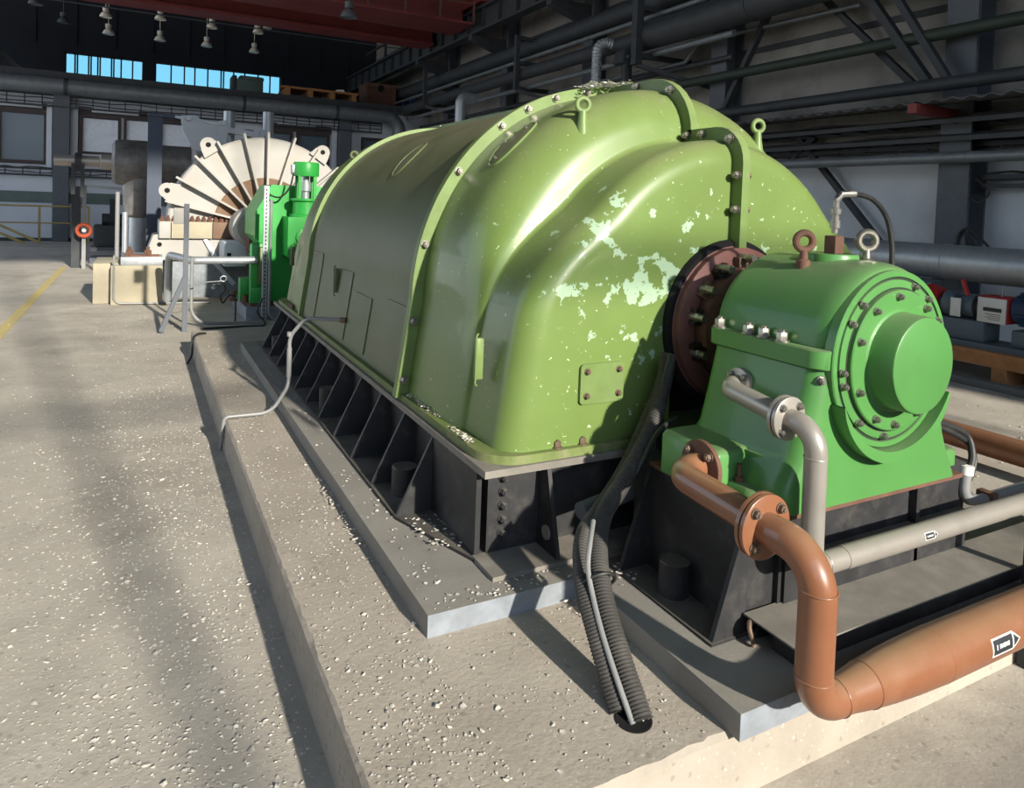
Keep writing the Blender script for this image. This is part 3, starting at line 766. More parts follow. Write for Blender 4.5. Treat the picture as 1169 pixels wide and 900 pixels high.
obj('cable_gland', B().tube([(PX+0.0, 1.862, 1.71), (PX+0.02, 1.853, 1.738), (PX+0.075, 1.835, 1.741)], 0.013, 10), 'alu', c)
c.location = EYE+(c.location-EYE)*PED_S; c.scale = (PED_S,)*3
# side box with its ledge and anchor bolts
PED_ON[0] = 1
obj('side_box', loft([(1.722, 2.05, 1.735, 2.02, 0.025, 0.690), (1.722, 2.05, 1.735, 2.02, 0.025, 0.825), (1.730, 2.05, 1.743, 2.012, 0.025, 0.840), (1.745, 2.05, 1.758, 2.0, 0.025, 0.846)]), 'ped', ped, angle=0.8)
def plan_fillet(x0, x1, y0, y1, z0, z1, n=12):
    # concave in plan: from the box front (x0, y1) curving forward to the body side (x1, y0)
    pts = [(x0, y1)]+[(x1-(x1-x0)*math.cos(PI/2*k/n), y0+(y1-y0)*(1-math.sin(PI/2*k/n))) for k in range(n+1)]+[(x1+0.05, y0), (x1+0.05, y1+0.02), (x0, y1+0.02)]
    clean = [pts[0]]
    for q in pts[1:]:
        if math.dist(q, clean[-1]) > 1e-4: clean.append(q)
    return B().prism([(x, y, z0) for x, y in clean], (0, 0, z1-z0))
obj('box_fillet', plan_fillet(1.86, 1.945, 1.585, 1.745, 0.70, 0.838), 'ped', ped, angle=0.5)
obj('foot_ledge', loft([(1.775, 2.2, 1.605, 1.80, 0.05, 0.690), (1.775, 2.2, 1.605, 1.80, 0.05, 0.725), (1.79, 2.2, 1.62, 1.80, 0.045, 0.742)]), 'ped', ped, angle=0.8)
obj('foot_ledge', loft([(2.5, 2.88, 1.60, 2.0, 0.03, 0.690), (2.5, 2.88, 1.60, 2.0, 0.03, 0.745), (2.5, 2.87, 1.61, 1.99, 0.03, 0.755)]), 'ped', ped, angle=0.8)
obj('anchor_bolt', B().lathe((1.895, 1.70, 0.742), (0, 0, 1), [(0, 0), (0, 0.050), (0.006, 0.050), (0.006, 0)], 28).lathe((1.895, 1.70, 0.748), (0, 0, 1), [(0, 0.043), (0.032, 0.043), (0.037, 0.038), (0.037, 0)], 6), 'rustbolt', ped)
obj('jack_screw', B().lathe((1.815, 1.715, 0.742), (0, 0, 1), [(0, 0.015), (0.018, 0.015), (0.018, 0.008), (0.055, 0.008), (0.055, 0.010), (0.06, 0.010), (0.06, 0)], 10), 'rust', ped)
obj('anchor_bolt', B().lathe((2.80, 1.68, 0.755), (0, 0, 1), [(0, 0.045), (0.008, 0.045), (0.008, 0.033), (0.045, 0.033), (0.045, 0)], 6), 'steel', ped)
# black base under the pedestal
base = obj('pedestal_base', B().box(1.76, 2.98, 1.625, 2.2, 0.279, 0.678), 'black', ped)
obj('base_top_plate', B().box(1.745, 2.80, 1.535, 2.1, 0.674, 0.690), 'rust', base)
obj('base_rib', B().box(2.62, 2.64, 1.595, 1.64, 0.285, 0.672), 'black', base)
obj('base_rib', B().box(1.9, 1.915, 1.605, 1.64, 0.285, 0.672), 'black', base)
obj('base_ledge', B().box(1.92, 2.95, 1.595, 1.64, 0.285, 0.50), 'black', base)
for y in (1.618, 2.10):
    obj('base_gusset', B().prism([(1.63, y, 0.282), (1.77, y, 0.282), (1.77, y, 0.672), (1.762, y, 0.672)], (0, 0.018, 0)), 'black', base)
obj('foot_plate', B().box(1.62, 1.78, 1.61, 2.2, 0.278, 0.286), 'black', base)
obj('anchor_sleeve', B().cyl((1.715, 1.90, 0.284), (1.715, 1.90, 0.405), 0.055, seg=32), 'black', base)

PED_ON[0] = 0
for r_ in (ped,): r_.location = EYE+(r_.location-EYE)*PED_S; r_.scale = (PED_S,)*3

# ================================================================== COPPER-BROWN OIL PIPE
cp = thing('oil_drain_pipe', (1.6, 1.3, 0.335), 'copper-brown oil pipe dropping from the pedestal to a thick horizontal run at the plinth edge', 'pipe')
XP, ZP, YV, ZH = 1.595, 0.767, 1.225, 0.345
pts = fillet([(1.72, 1.79, ZP+0.015), (XP, 1.79, ZP+0.015), (XP, 1.425, ZP-0.005)], 0.085, 12)
obj('pipe', B().tube(pts, 0.047, 28), 'copper', cp)
pts = fillet([(XP, 1.40, ZP-0.012), (XP+0.01, YV, ZP-0.012), (XP+0.01, YV, ZH), (1.80, YV, ZH)], [0.115, 0.088], 14)
n = len(pts); rr = [0.049]*n
low = obj('pipe', B().tube(pts, rr, 32), 'copper', cp)
obj('reducer', B().lathe((1.715, YV, ZH), (1, 0, 0), [(0, 0.0485), (0.02, 0.0495), (0.06, 0.055), (0.10, 0.0595), (0.102, 0.062), (0.106, 0.0605), (0.18, 0.067), (0.28, 0.073), (0.40, 0.077), (0.42, 0.0775)], 40), 'copper', cp)
obj('pipe', B().cyl((2.12, YV, ZH), (4.4, YV, ZH), 0.0775, seg=40), 'copper', cp)
for c, a in (((XP+0.01, YV, 0.665), (0, 0, 1)), ((XP+0.01, YV, 0.43), (0, 0, 1)), ((1.70, YV, ZH), (1, 0, 0))):
    obj('weld_bead', B().torus(c, a, 0.049, 0.0028, 32, 8), 'copper', cp)
def flange_at(c, ax, R, th, m, parent, nb, rb, br, gap=0.006, bm='rustbolt'):
    d = V(ax).normalized(); c = V(c)
    f = obj('flange', B().lathe(c, d, [(gap/2, 0.0), (gap/2, R), (gap/2+th-0.002, R), (gap/2+th, R-0.003), (gap/2+th, 0.0)], 44)
            .lathe(c, -d, [(gap/2, 0.0), (gap/2, R), (gap/2+th-0.002, R), (gap/2+th, R-0.003), (gap/2+th, 0.0)], 44), m, parent)
    obj('gasket', B().cyl(c-d*gap/2, c+d*gap/2, R*0.93, seg=40), 'ped_line', f)
    _, u, w_ = frame_of(d)
    pp = [c+d*(gap/2+th)+(u*math.cos(2*PI*(k+0.5)/nb)+w_*math.sin(2*PI*(k+0.5)/nb))*rb for k in range(nb)]
    bolts(f, pp, tuple(d), br, br*1.5, bm, 'flange_bolt')
    pp = [c-d*(gap/2+th)+(u*math.cos(2*PI*(k+0.5)/nb)+w_*math.sin(2*PI*(k+0.5)/nb))*rb for k in range(nb)]
    bolts(f, pp, tuple(-d), br, br*1.2, bm, 'flange_bolt')
    return f
flange_at((XP, 1.412, ZP-0.008), (0, -1, 0), 0.094, 0.014, 'copper', cp, 4, 0.070, 0.0125)
f = obj('flange', B().lathe((1.722, 1.79, ZP+0.015), (-1, 0, 0), [(0, 0), (0, 0.09), (0.016, 0.09), (0.018, 0.086), (0.018, 0)], 40), 'rust', cp)
bolts(f, [(1.704, 1.79+0.068*math.cos(a), ZP+0.015+0.068*math.sin(a)) for a in (0.8, 2.35, 3.9, 5.5)], (-1, 0, 0), 0.013, 0.02, 'rustbolt', 'flange_bolt')
def sticker(parent, c, R, axis_u, length, h, face, nm='flow_marker', text='V OLEJ'):
    """curved arrow label lying on a pipe that runs along +X; face = angle of the label centre round the pipe"""
    x, y, z = c
    def P(s, hh, off): a = face+hh/R; return (x+s, y-(R+off)*math.cos(a), z+(R+off)*math.sin(a))
    def patch(s0, s1, h0, h1, off, taper=False, n=8):
        rows, rows2 = [], []
        for i in range(n+1):
            s_ = s0+(s1-s0)*i/n; k = 1.0 if not taper else 1-i/n*0.999
            m_ = (h0+h1)/2; hh = (h1-h0)/2*k
            rows.append([P(s_, m_-hh+2*hh*j/8, off) for j in range(9)]); rows2.append([P(s_, m_-hh+2*hh*j/8, -0.001) for j in range(9)])
        return B().solid_grid(rows, rows2)
    o = obj(nm, patch(-length/2, length*0.25, -h/2, h/2, 0.0006), 'wht', parent, label='white-edged dark arrow label')
    obj('arrow_tip', patch(length*0.25, length/2, -h/2, h/2, 0.0006, True), 'wht', o)
    obj('label_field', patch(-length*0.46, length*0.22, -h*0.40, h*0.40, 0.0011), 'ink', o)
    obj('tip_field', patch(length*0.27, length*0.45, -h*0.34, h*0.34, 0.0011, True), 'ink', o)
    # small blurred lettering: short white strokes
    tb = B(); n_ = 9; s0 = -length*0.36
    tr = [0.9, 0.35, 0.8, 0.75, 0.7, 0.85, 0.7, 0.75, 0.8]
    x_ = s0
    for k in range(n_):
        wd = length*0.034
        if k != 1:
            q = tr[k]*h*0.15
            rows = [[P(x_, -q+2*q*j/3, 0.0016) for j in range(4)], [P(x_+wd, -q+2*q*j/3, 0.0016) for j in range(4)]]
            rows2 = [[P(x_, -q+2*q*j/3, 0.0008) for j in range(4)], [P(x_+wd, -q+2*q*j/3, 0.0008) for j in range(4)]]
            tb.solid_grid(rows, rows2)
        x_ += length*0.052
    obj('lettering', tb, 'wht', o)
    return o
sticker(cp, (2.385, YV, ZH), 0.0775, None, 0.150, 0.054, 0.16)

# ================================================================== ALUMINIUM PIPE
ap = thing('oil_feed_pipe', (1.97, 1.6, 0.50), 'silver oil pipe with a bolted flange, bending down the front of the green pedestal', 'pipe')
XA, YA2, ZA2, ZAH = 1.957, 1.545, 0.962, 0.500
obj('pipe', B().tube(fillet([(2.03, 1.945, 1.0), (XA, 1.945, 1.0), (XA, 1.665, ZA2+0.003)], 0.06, 12), 0.036, 24), 'alu', ap)
obj('pipe', B().tube(fillet([(XA, 1.65, ZA2), (XA+0.005, YA2-0.01, ZA2-0.005), (XA+0.012, YA2-0.01, ZAH), (2.15, YA2-0.01, ZAH)], [0.085, 0.042], 12), 0.0365, 24), 'alu', ap)
obj('pipe', B().cyl((2.12, YA2-0.01, ZAH), (4.4, YA2-0.01, ZAH), 0.0385, seg=28), 'alu', ap)
for c, a in (((XA+0.006, YA2-0.01, 0.865), (0, 0, 1)), ((XA+0.011, YA2-0.01, 0.555), (0, 0, 1)), ((2.03, YA2-0.01, ZAH), (1, 0, 0))):
    obj('weld_bead', B().torus(c, a, 0.0367, 0.0022, 28, 8), 'alu', ap)
flange_at((XA, 1.655, ZA2), (0, -1, 0), 0.075, 0.015, 'alu', ap, 4, 0.057, 0.011, bm='steel')
f = obj('flange', B().lathe((2.046, 1.945, 1.0), (-1, 0, 0), [(0, 0), (0, 0.062), (0.017, 0.062), (0.019, 0.058), (0.019, 0)], 36), 'alu', ap)
bolts(f, [(2.027, 1.945+0.048*math.cos(a), 1.0+0.048*math.sin(a)) for a in (0.8, 2.35, 3.9, 5.5)], (-1, 0, 0), 0.0105, 0.018, 'steel', 'flange_bolt')
mk = sticker(ap, (2.56, YA2-0.01, ZAH), 0.0385, None, 0.075, 0.026, 0.25)
mk['label'] = 'tiny dark arrow label'

ap.location = EYE+(ap.location-EYE)*PED_S; ap.scale = (PED_S,)*3

# ================================================================== FLAT COVER OVER A CHANNEL
tr = thing('channel_cover', (2.4, 1.5, 0.278), 'dusty flat steel cover plate on a low black channel in front of the pedestal', 'cover plate')
obj('cover_sheet', B().box(1.755, 4.2, 1.405, 1.612, 0.350, 0.356), 'top_steel', tr)
obj('channel', B().box(1.79, 4.2, 1.425, 1.431, 0.281, 0.350).box(1.79, 1.796, 1.431, 1.52, 0.281, 0.350).box(1.79, 4.2, 1.58, 1.586, 0.281, 0.350), 'black', tr)
obj('hold_down_hook', B().tube(smooth([(1.775, 1.59, 0.33), (1.750, 1.58, 0.345), (1.735, 1.565, 0.33), (1.742, 1.555, 0.30), (1.74, 1.55, 0.283)], 6), 0.008, 8), 'rustbolt', tr)

# ================================================================== HOSES INTO THE PLINTH
def hose(name, path, r, label, m='hose', pitch=0.0105, corr=True, grp=None):
    P = smooth(path, 40); L_ = [0]
    for a, c in zip(P, P[1:]): L_.append(L_[-1]+(c-a).length)
    tot = L_[-1]
    if not corr:
        o = obj(name, B().tube(P, r, 10), m); tag(o, label, 'cable'); return o
    n = int(tot/pitch)*4; pts, rs = [], []; j = 0
    for i in range(n+1):
        s = tot*i/n
        while j < len(L_)-2 and L_[j+1] < s: j += 1
        k = (s-L_[j])/max(1e-9, L_[j+1]-L_[j]); pts.append(P[j].lerp(P[j+1], k)); rs.append(r*(1.0 if i % 4 in (0, 1) else 0.9))
    o = obj(name, B().tube(pts, rs, 18), m); tag(o, label, 'hose', grp); return o
hose('corrugated_hose', [(1.965, 2.275, 1.05), (1.92, 2.245, 0.93), (1.805, 2.18, 0.77), (1.63, 2.10, 0.635), (1.49, 2.03, 0.555), (1.40, 1.93, 0.485), (1.335, 1.80, 0.405), (1.305, 1.66, 0.30), (1.288, 1.53, 0.202)], 0.034,
     'thick grey corrugated hose nearest the pedestal, running down into the plinth hole')
hose('corrugated_hose', [(1.99, 2.305, 0.98), (1.88, 2.265, 0.83), (1.72, 2.20, 0.65), (1.55, 2.12, 0.545), (1.385, 2.0, 0.51), (1.302, 1.87, 0.43), (1.262, 1.72, 0.325), (1.245, 1.585, 0.202)], 0.029,
     'second corrugated hose, on the left and behind the thicker one')
hose('cable', [(1.40, 1.965, 0.575), (1.345, 1.90, 0.545), (1.305, 1.85, 0.487), (1.288, 1.79, 0.42), (1.266, 1.70, 0.352), (1.254, 1.60, 0.272), (1.255, 1.53, 0.201)], 0.0085, 'thin light grey cable lying on the two corrugated hoses', 'conduit', corr=False)
hose('cable', [(1.90, 2.14, 0.83), (1.80, 2.12, 0.79), (1.71, 2.09, 0.71), (1.65, 2.09, 0.62), (1.57, 2.085, 0.575), (1.50, 2.05, 0.54)], 0.010, 'thin black cable curving from the side box to the hoses', 'rubber', corr=False)
hose('cable', [(1.94, 2.22, 1.06), (1.90, 2.21, 0.95), (1.88, 2.21, 0.80), (1.90, 2.22, 0.68)], 0.018, 'black cable hanging straight down behind the corrugated hoses', 'rubber', corr=False)
tag(obj('cable_tie', B().torus((1.345, 1.845, 0.432), (-0.12, -0.8, -0.6), 0.058, 0.006, 28, 8), 'rubber'), 'black tie holding the corrugated hoses together halfway down', 'cable tie')
struct('trim_60', B().lathe((1.268, 1.545, 0.198), (0, 0, 1), [(0.0, 0.052), (0.0035, 0.054), (0.0045, 0.050), (0.003, 0.046), (0.0025, 0.0)], 36), 'void')
tag(obj('cross_tube', B().cyl((1.50, 2.19, 0.50), (2.0, 2.28, 0.53), 0.034), 'column'), 'short grey tube between the machine frame and the pedestal base', 'tube')

# ================================================================== RIGHT SIDE CABLES, CONDUITS, PIPES ON THE FLOOR
tag(obj('cable_pair', B().tube(smooth([(2.74, 1.72, 0.90), (2.80, 1.66, 0.86), (3.02, 1.66, 0.78), (3.03, 1.63, 0.70), (2.99, 1.62, 0.63), (2.965, 1.62, 0.59)]), 0.014, 10)
        .tube(smooth([(2.76, 1.72, 0.86), (2.84, 1.66, 0.83), (3.045, 1.66, 0.74), (3.045, 1.63, 0.68), (3.01, 1.62, 0.62), (2.98, 1.62, 0.59)]), 0.012, 10), 'rubber'),
    'pair of black cables looping down beside the right edge of the pedestal', 'cable')
cd = obj('cable_conduit', B().tube(fillet([(2.972, 1.62, 0.64), (2.955, 1.615, 0.53), (3.06, 1.605, 0.515), (4.4, 1.60, 0.53)], [0.055, 0.05], 10), 0.022, 14), 'conduit')
tag(cd, 'grey conduit bending from the cable loop to run level beside the silver pipe', 'conduit')
obj('conduit_clamp', B().box(3.09, 3.13, 1.57, 1.64, 0.485, 0.545, 0.005), 'rust', cd)
obj('conduit_socket', B().cyl((2.975, 1.62, 0.63), (2.978, 1.62, 0.665), 0.027), 'wht', cd)
tag(obj('floor_pipe', B().cyl((5.1, -1.5, 0.155), (5.1, 7.5, 0.155), 0.085, seg=28), 'copper'), 'brown pipe lying along the floor to the right of the pedestal', 'pipe')
tag(obj('post', B().box(2.93, 2.97, 1.335, 1.375, 0.0, 0.56), 'dark'), 'short black post by the right end of the cover plate', 'post')

# ================================================================== CONDUIT ON THE LEFT
cl = obj('conduit', B().tube(fillet([(1.232, 4.62, 0.845), (1.02, 4.84, 0.835), (0.93, 4.92, 0.70), (0.93, 4.92, 0.36), (0.80, 4.80, 0.222), (0.512, 4.79, 0.226), (0.494, 4.80, 0.01)], [0.14, 0.14, 0.10, 0.15, 0.03], 8), 0.0125, 12), 'conduit')
tag(cl, 'thin grey conduit leaving the housing flank and bending down across the plinth', 'conduit')
obj('conduit_sleeve', B().tube([(0.93, 4.92, 0.42), (0.93, 4.92, 0.62)], 0.017, 12).cyl((0.93, 4.92, 0.70), (0.93, 4.92, 0.73), 0.018), 'conduit', cl)
obj('end_fitting', B().cyl((1.205, 4.648, 0.844), (1.235, 4.617, 0.845), 0.018), 'rustbolt', cl)
hose('earth_lead', [(0.64, 7.85, 0.212), (0.56, 7.75, 0.225), (0.508, 7.65, 0.19), (0.495, 7.55, 0.06), (0.45, 7.4, 0.012)], 0.012, 'short black lead hanging over the far corner of the plinth', 'rubber', corr=False)

# ================================================================== PAINT FLAKES AND RUBBISH (uncountable)
def flakes(name, n, gen_pt, smin, smax, label, m='flake'):
    b = B(); bm = b.bm
    for _ in range(n):
        x, y, z = gen_pt(); s = random.uniform(smin, smax)*(1.0 if random.random() < 0.9 else 1.7); a = random.uniform(0, 2*PI); el = random.uniform(0.45, 1.0)
        curl = random.uniform(0.08, 0.55)*s; ca, sa = math.cos(a), math.sin(a); tl = random.uniform(-0.25, 0.25)*s
        k = random.choice((5, 6)); c = bm.verts.new((x, y, z+0.002+(curl if random.random() < 0.5 else 0))); ring = []
        for i in range(k):
            t = 2*PI*i/k; rr_ = s*random.uniform(0.55, 1.0); u, v = rr_*math.cos(t), rr_*el*math.sin(t)
            ring.append(bm.verts.new((x+u*ca-v*sa, y+u*sa+v*ca, z+0.0015+abs(u/s)*curl*random.uniform(0.5, 1)+max(0, tl*u/s))))
        for i in range(k): bm.faces.new((c, ring[i], ring[(i+1) % k]))
    o = obj(name, b, m, angle=0.2); tag(o, label, 'debris', kind='stuff'); return o
def on_floor():
    while True:
        y = 1.0+11.5*random.random()**1.6; x = random.uniform(-1.9, 0.49)
        d = math.exp(-((x-0.15)/0.55)**2)*0.75+0.22
        if y > 7: d *= 0.5
        if random.random() < d: return (x, y, 0)
def on_plinth():
    y = 1.42+6.6*random.random()**1.25; x = random.uniform(0.535, 0.865); return (x, y, 0.2)
def on_plinth_front(): return (random.uniform(0.56, 1.46), random.uniform(1.42, 2.12), 0.2)
def on_pad():
    if random.random() < 0.3: return (random.uniform(0.89, 1.45), random.uniform(2.15, 2.23), 0.278)
    y = 2.3+4.3*random.random()**1.5; return (random.uniform(0.885, 0.995), y, 0.278)
flakes('floor_flakes', 15000, on_floor, 0.003, 0.0105, 'pale paint flakes strewn over the floor left of the plinth')
flakes('plinth_flakes', 1900, on_plinth, 0.003, 0.0095, 'pale paint flakes along the left strip of the plinth')
flakes('plinth_front_flakes', 300, on_plinth_front, 0.0025, 0.008, 'scattered paint flakes on the plinth top in front of the slab')
flakes('slab_flakes', 170, on_pad, 0.004, 0.011, 'sparse paint flakes on the grey slab beside the ribs')
def heap(pts, sx, sy):
    def g():
        c = random.choice(pts); return (c[0]+random.gauss(0, sx), c[1]+random.gauss(0, sy), c[2]+random.uniform(0, 0.012))
    return g
def near_gusset():
    return (random.uniform(1.03, 1.19), random.uniform(2.5, 2.82), 0.293)
flakes('lip_flakes', 150, lambda: (random.uniform(1.185, 1.215), random.choice((random.uniform(2.55, 2.75), random.uniform(2.9, 3.3))), 0.686+random.uniform(0, 0.008)), 0.004, 0.011, 'heap of paint flakes caught on the lip below the housing flank')
flakes('gusset_flakes', 70, near_gusset, 0.006, 0.013, 'paint flakes behind the first rib at the frame corner')
flakes('slab_edge_heap', 60, heap([(0.845, 3.0, 0.2), (0.84, 3.35, 0.2)], 0.012, 0.12), 0.006, 0.014, 'pale clump of flakes heaped along the slab edge')
flakes('hose_rubbish', 60, heap([(1.43, 2.06, 0.2), (1.62, 2.08, 0.281)], 0.03, 0.03), 0.005, 0.012, 'dusty rubbish heaped by the hoses at the slab corner')
flakes('feather_heap', 260, lambda: (lambda x, y: (x, y, 2.328-0.5*(x-XC)**2+random.uniform(0, 0.03)))(random.uniform(2.16, 2.52), random.gauss(3.30, 0.05)), 0.008, 0.022, 'white feathers and flakes heaped on the crown of the housing', 'wht')
def right_floor(): return (random.uniform(3.9, 6.8), random.uniform(1.6, 4.2), 0)
flakes('right_floor_flakes', 420, right_floor, 0.008, 0.02, 'paint flakes on the floor beyond the right side of the pedestal')
# ================================================================== WHITE TURBINE CASING
TX, TY, TZ = 1.87, 12.2, 0.95
tc_ = thing('turbine_casing', (TX, TY+0.4, 0.0), 'white round turbine casing with radial ribs, far beyond the green generator', 'turbine casing')
def halfdisc(prof, n=64, a0=0.0, a1=PI):
    rows = []
    for (y, r) in prof: rows.append([(TX-r*math.cos(a0+(a1-a0)*i/n), y, TZ+0.19+r*math.sin(a0+(a1-a0)*i/n)) for i in range(n+1)])
    return B().grid(rows)
R0 = 1.46
obj('casing_ring', halfdisc([(TY+0.9, R0), (TY+0.03, R0), (TY, R0-0.03), (TY, 0.80)]), 'white', tc_)
obj('inner_cone', halfdisc([(TY+0.001, 0.80), (TY-0.02, 0.78), (TY+0.10, 0.30), (TY+0.3, 0.28)]), 'innerrust', tc_)
obj('shaft_hub', halfdisc([(TY+0.2, 0.30), (TY-0.25, 0.30), (TY-0.34, 0.22), (TY-0.36, 0.0)]), 'white', tc_)
first = None
for d in (14, 29, 45, 60, 76, 90, 106, 122, 138, 154, 168):
    a = math.radians(d); u = V((-math.cos(a), 0, math.sin(a))); c = V((TX, TY, TZ+0.19)); t = V((math.sin(a), 0, math.cos(a)))*0.016
    q = [c+u*0.34+V((0, -0.02, 0)), c+u*0.42+V((0, -0.16, 0)), c+u*(R0+0.08)+V((0, -0.16, 0)), c+u*(R0+0.08)+V((0, 0.02, 0))]
    obj('rib', B().prism([p-t for p in q], t*2), 'white', tc_)
def lug(a, nm='lifting_lug'):
    a = math.radians(a); u = V((-math.cos(a), 0, math.sin(a))); t = V((math.sin(a), 0, math.cos(a))); c = V((TX, TY-0.05, TZ+0.19))+u*(R0+0.0)
    prof = [c-t*0.16-u*0.05, c-t*0.13+u*0.10]+[c+u*0.10+(t*math.cos(PI-x)+u*math.sin(PI-x))*0.12 for x in [PI*k/8 for k in range(9)]]+[c+t*0.13+u*0.10, c+t*0.16-u*0.05]
    o = obj(nm, B().prism(prof, (0, 0.06, 0)), 'white', tc_)
    obj('lug_hole', B().cyl(c+u*0.10+V((0, -0.004, 0)), c+u*0.10+V((0, 0.01, 0)), 0.04, seg=18), 'void', o)
lug(20); lug(55); lug(125); lug(160)
obj('split_flange', B().box(0.30, 1.62, TY-0.10, TY+0.9, 0.93, 1.20, 0.01), 'white', tc_)
obj('flange_block', B().box(0.30, 0.46, TY-0.16, TY-0.1, 0.94, 1.20, 0.006), 'white', tc_)
obj('flange_block', B().box(0.47, 1.05, TY-0.16, TY-0.1, 0.94, 1.20, 0.006), 'cream', tc_)
obj('flange_block', B().box(1.06, 1.6, TY-0.15, TY-0.1, 0.94, 1.20, 0.006), 'innerrust', tc_)
first = None
for k in range(15):
    x = 0.34+k*0.085
    if first is None: first = obj('flange_nut', B().lathe((x, TY-0.06, 1.20), (0, 0, 1), [(0, 0.036), (0.05, 0.036), (0.055, 0.03), (0.055, 0.02), (0.09, 0.02), (0.09, 0)], 6), 'rust', tc_)
    else: copy_at(first, (0.085*k, 0, 0), tc_)
obj('support_foot', B().prism([(0.10, TY-0.08, 0.60), (1.45, TY-0.08, 0.60), (1.45, TY-0.08, 0.93), (0.52, TY-0.08, 0.93), (0.30, TY-0.08, 1.0), (0.22, TY-0.08, 0.98)], (0, 0.7, 0)), 'white', tc_)
obj('foot_hole', B().cyl((0.31, TY-0.086, 0.84), (0.31, TY-0.07, 0.84), 0.035, seg=18), 'void', tc_)
obj('lower_wall', B().box(0.50, 1.75, TY+0.0, TY+0.6, 0.0, 0.60), 'zinc', tc_)
obj('lower_strut', B().bar((1.02, TY-0.04, 0.66), (1.40, TY-0.04, 0.20), 0.07, 0.05, (0, 1, 0)), 'annex', tc_)
obj('lower_strut', B().bar((0.95, TY-0.1, 0.93), (1.12, TY-0.1, 0.62), 0.06, 0.05, (0, 1, 0)), 'annex', tc_)
obj('bearing_support', B().box(1.16, 1.50, TY-0.75, TY-0.09, 0.55, 0.93, 0.04), 'annex', tc_)
obj('slot_opening', B().box(1.21, 1.27, TY-0.76, TY-0.745, 0.62, 0.76, 0.005), 'void', tc_)
obj('bearing_shell', B().lathe((1.58, TY-0.2, 1.15), (0, -1, 0), [(0, 0.3), (0.55, 0.3), (0.6, 0.24), (0.6, 0)], 32), 'white', tc_)
obj('coupling_guard', B().box(1.47, 1.75, TY-1.1, TY-0.82, 0.78, 1.12, 0.02), 'rust', tc_)

# concrete pier beside the casing
pier = thing('concrete_pier', (-0.1, 12.2, 0), 'cream concrete pier with rusty bolts, on the floor by the white casing', 'pier')
obj('pier_block', B().box(-0.55, 0.0, 11.75, 12.9, 0, 0.585, 0.01), 'cream', pier)
obj('pier_front', B().box(-0.32, 0.345, 11.55, 12.6, 0, 0.57, 0.01), 'cream', pier)
obj('bearing_plate', B().box(-0.20, 0.345, 11.56, 12.5, 0.571, 0.69, 0.005), 'galv', pier)
for x in (-0.09, 0.15):
    obj('anchor_nut', B().lathe((x, 11.72, 0.691), (0, 0, 1), [(0, 0.07), (0.02, 0.07), (0.02, 0.055), (0.09, 0.055), (0.09, 0.03), (0.14, 0.03), (0.14, 0)], 6), 'rust', pier)
obj('base_strip', B().box(-0.15, 0.30, 11.66, 11.80, 0.691, 0.715), 'rust', pier)
tag(obj('thin_conduit', B().tube(fillet([(-0.28, 11.53, 0.72), (-0.28, 11.53, 0.03), (0.35, 11.53, 0.015), (1.0, 11.45, 0.015)], [0.1, 0.05], 8), 0.014, 10), 'conduit'), 'thin conduit running down the face of the cream pier', 'conduit')

# ================================================================== BRIGHT GREEN GEARBOX AND ITS MOTOR
gb = thing('gearbox', (1.95, 10.4, 0.0), 'bright green gearbox standing between the generator and the white casing', 'gearbox')
obj('base_plate', B().box(1.28, 3.2, 9.75, 11.3, 0.0, 0.17), 'zinc', gb)
obj('sole_plate', B().box(1.34, 3.1, 9.85, 11.2, 0.17, 0.21), 'rust', gb)
prof = [(1.52, 0.21), (1.52, 0.95), (1.40, 1.10), (1.40, 1.42), (1.60, 1.80), (2.75, 1.80), (2.75, 0.21)]
obj('gear_case', B().prism([(x, 10.05, z) for x, z in prof], (0, 0.95, 0)), 'gear', gb)
obj('front_rib', B().prism([(1.40, 9.98, 1.06), (1.40, 9.98, 1.42), (1.60, 9.98, 1.80), (1.66, 9.98, 1.80), (1.47, 9.98, 1.40), (1.47, 9.98, 1.06)], (0, 0.08, 0)), 'gear', gb)
obj('front_column', B().box(1.34, 1.58, 9.93, 10.06, 0.28, 1.02, 0.05), 'gear', gb)
obj('column_window', B().box(1.43, 1.55, 9.915, 9.932, 0.45, 0.96, 0.03), 'flange', gb)
obj('foot_block', B().box(1.34, 1.56, 9.88, 10.02, 0.21, 0.42, 0.01), 'gear', gb)
obj('foot_block', B().box(1.24, 1.42, 10.1, 10.3, 0.21, 0.52, 0.01), 'gear', gb)
obj('side_casing', B().prism([(1.76, 9.6, 1.38), (2.5, 9.6, 1.38), (2.5, 9.6, 0.6), (1.91, 9.6, 0.72), (1.76, 9.6, 0.86)], (0, 0.46, 0)), 'gear', gb)
obj('side_flange', B().lathe((1.97, 9.6, 1.12), (0, -1, 0), [(-0.01, 0.11), (0.03, 0.11), (0.035, 0.1), (0.035, 0)], 28), 'gear', gb)
obj('foundation_bolt', B().lathe((1.30, 10.02, 0.21), (0, 0, 1), [(0, 0.06), (0.03, 0.06), (0.03, 0.04), (0.10, 0.04), (0.10, 0)], 6), 'rust', gb)
obj('foundation_bolt', B().lathe((1.20, 10.45, 0.17), (0, 0, 1), [(0, 0.06), (0.03, 0.06), (0.03, 0.04), (0.14, 0.04), (0.14, 0)], 6), 'rust', gb)
mt = thing('electric_motor', (2.02, 9.83, 1.381), 'small upright green motor with an open cage, on top of the bright green gearbox', 'motor')
obj('motor_foot', B().lathe((2.02, 9.83, 1.38), (0, 0, 1), [(0.001, 0.20), (0.03, 0.20), (0.04, 0.17), (0.2, 0.165), (0.22, 0.2), (0.25, 0.2), (0.25, 0)], 32), 'gear', mt)
obj('motor_cap', B().lathe((2.02, 9.83, 1.93), (0, 0, 1), [(0, 0), (0, 0.165), (0.02, 0.17), (0.17, 0.17), (0.19, 0.16), (0.19, 0)], 32), 'gear', mt)
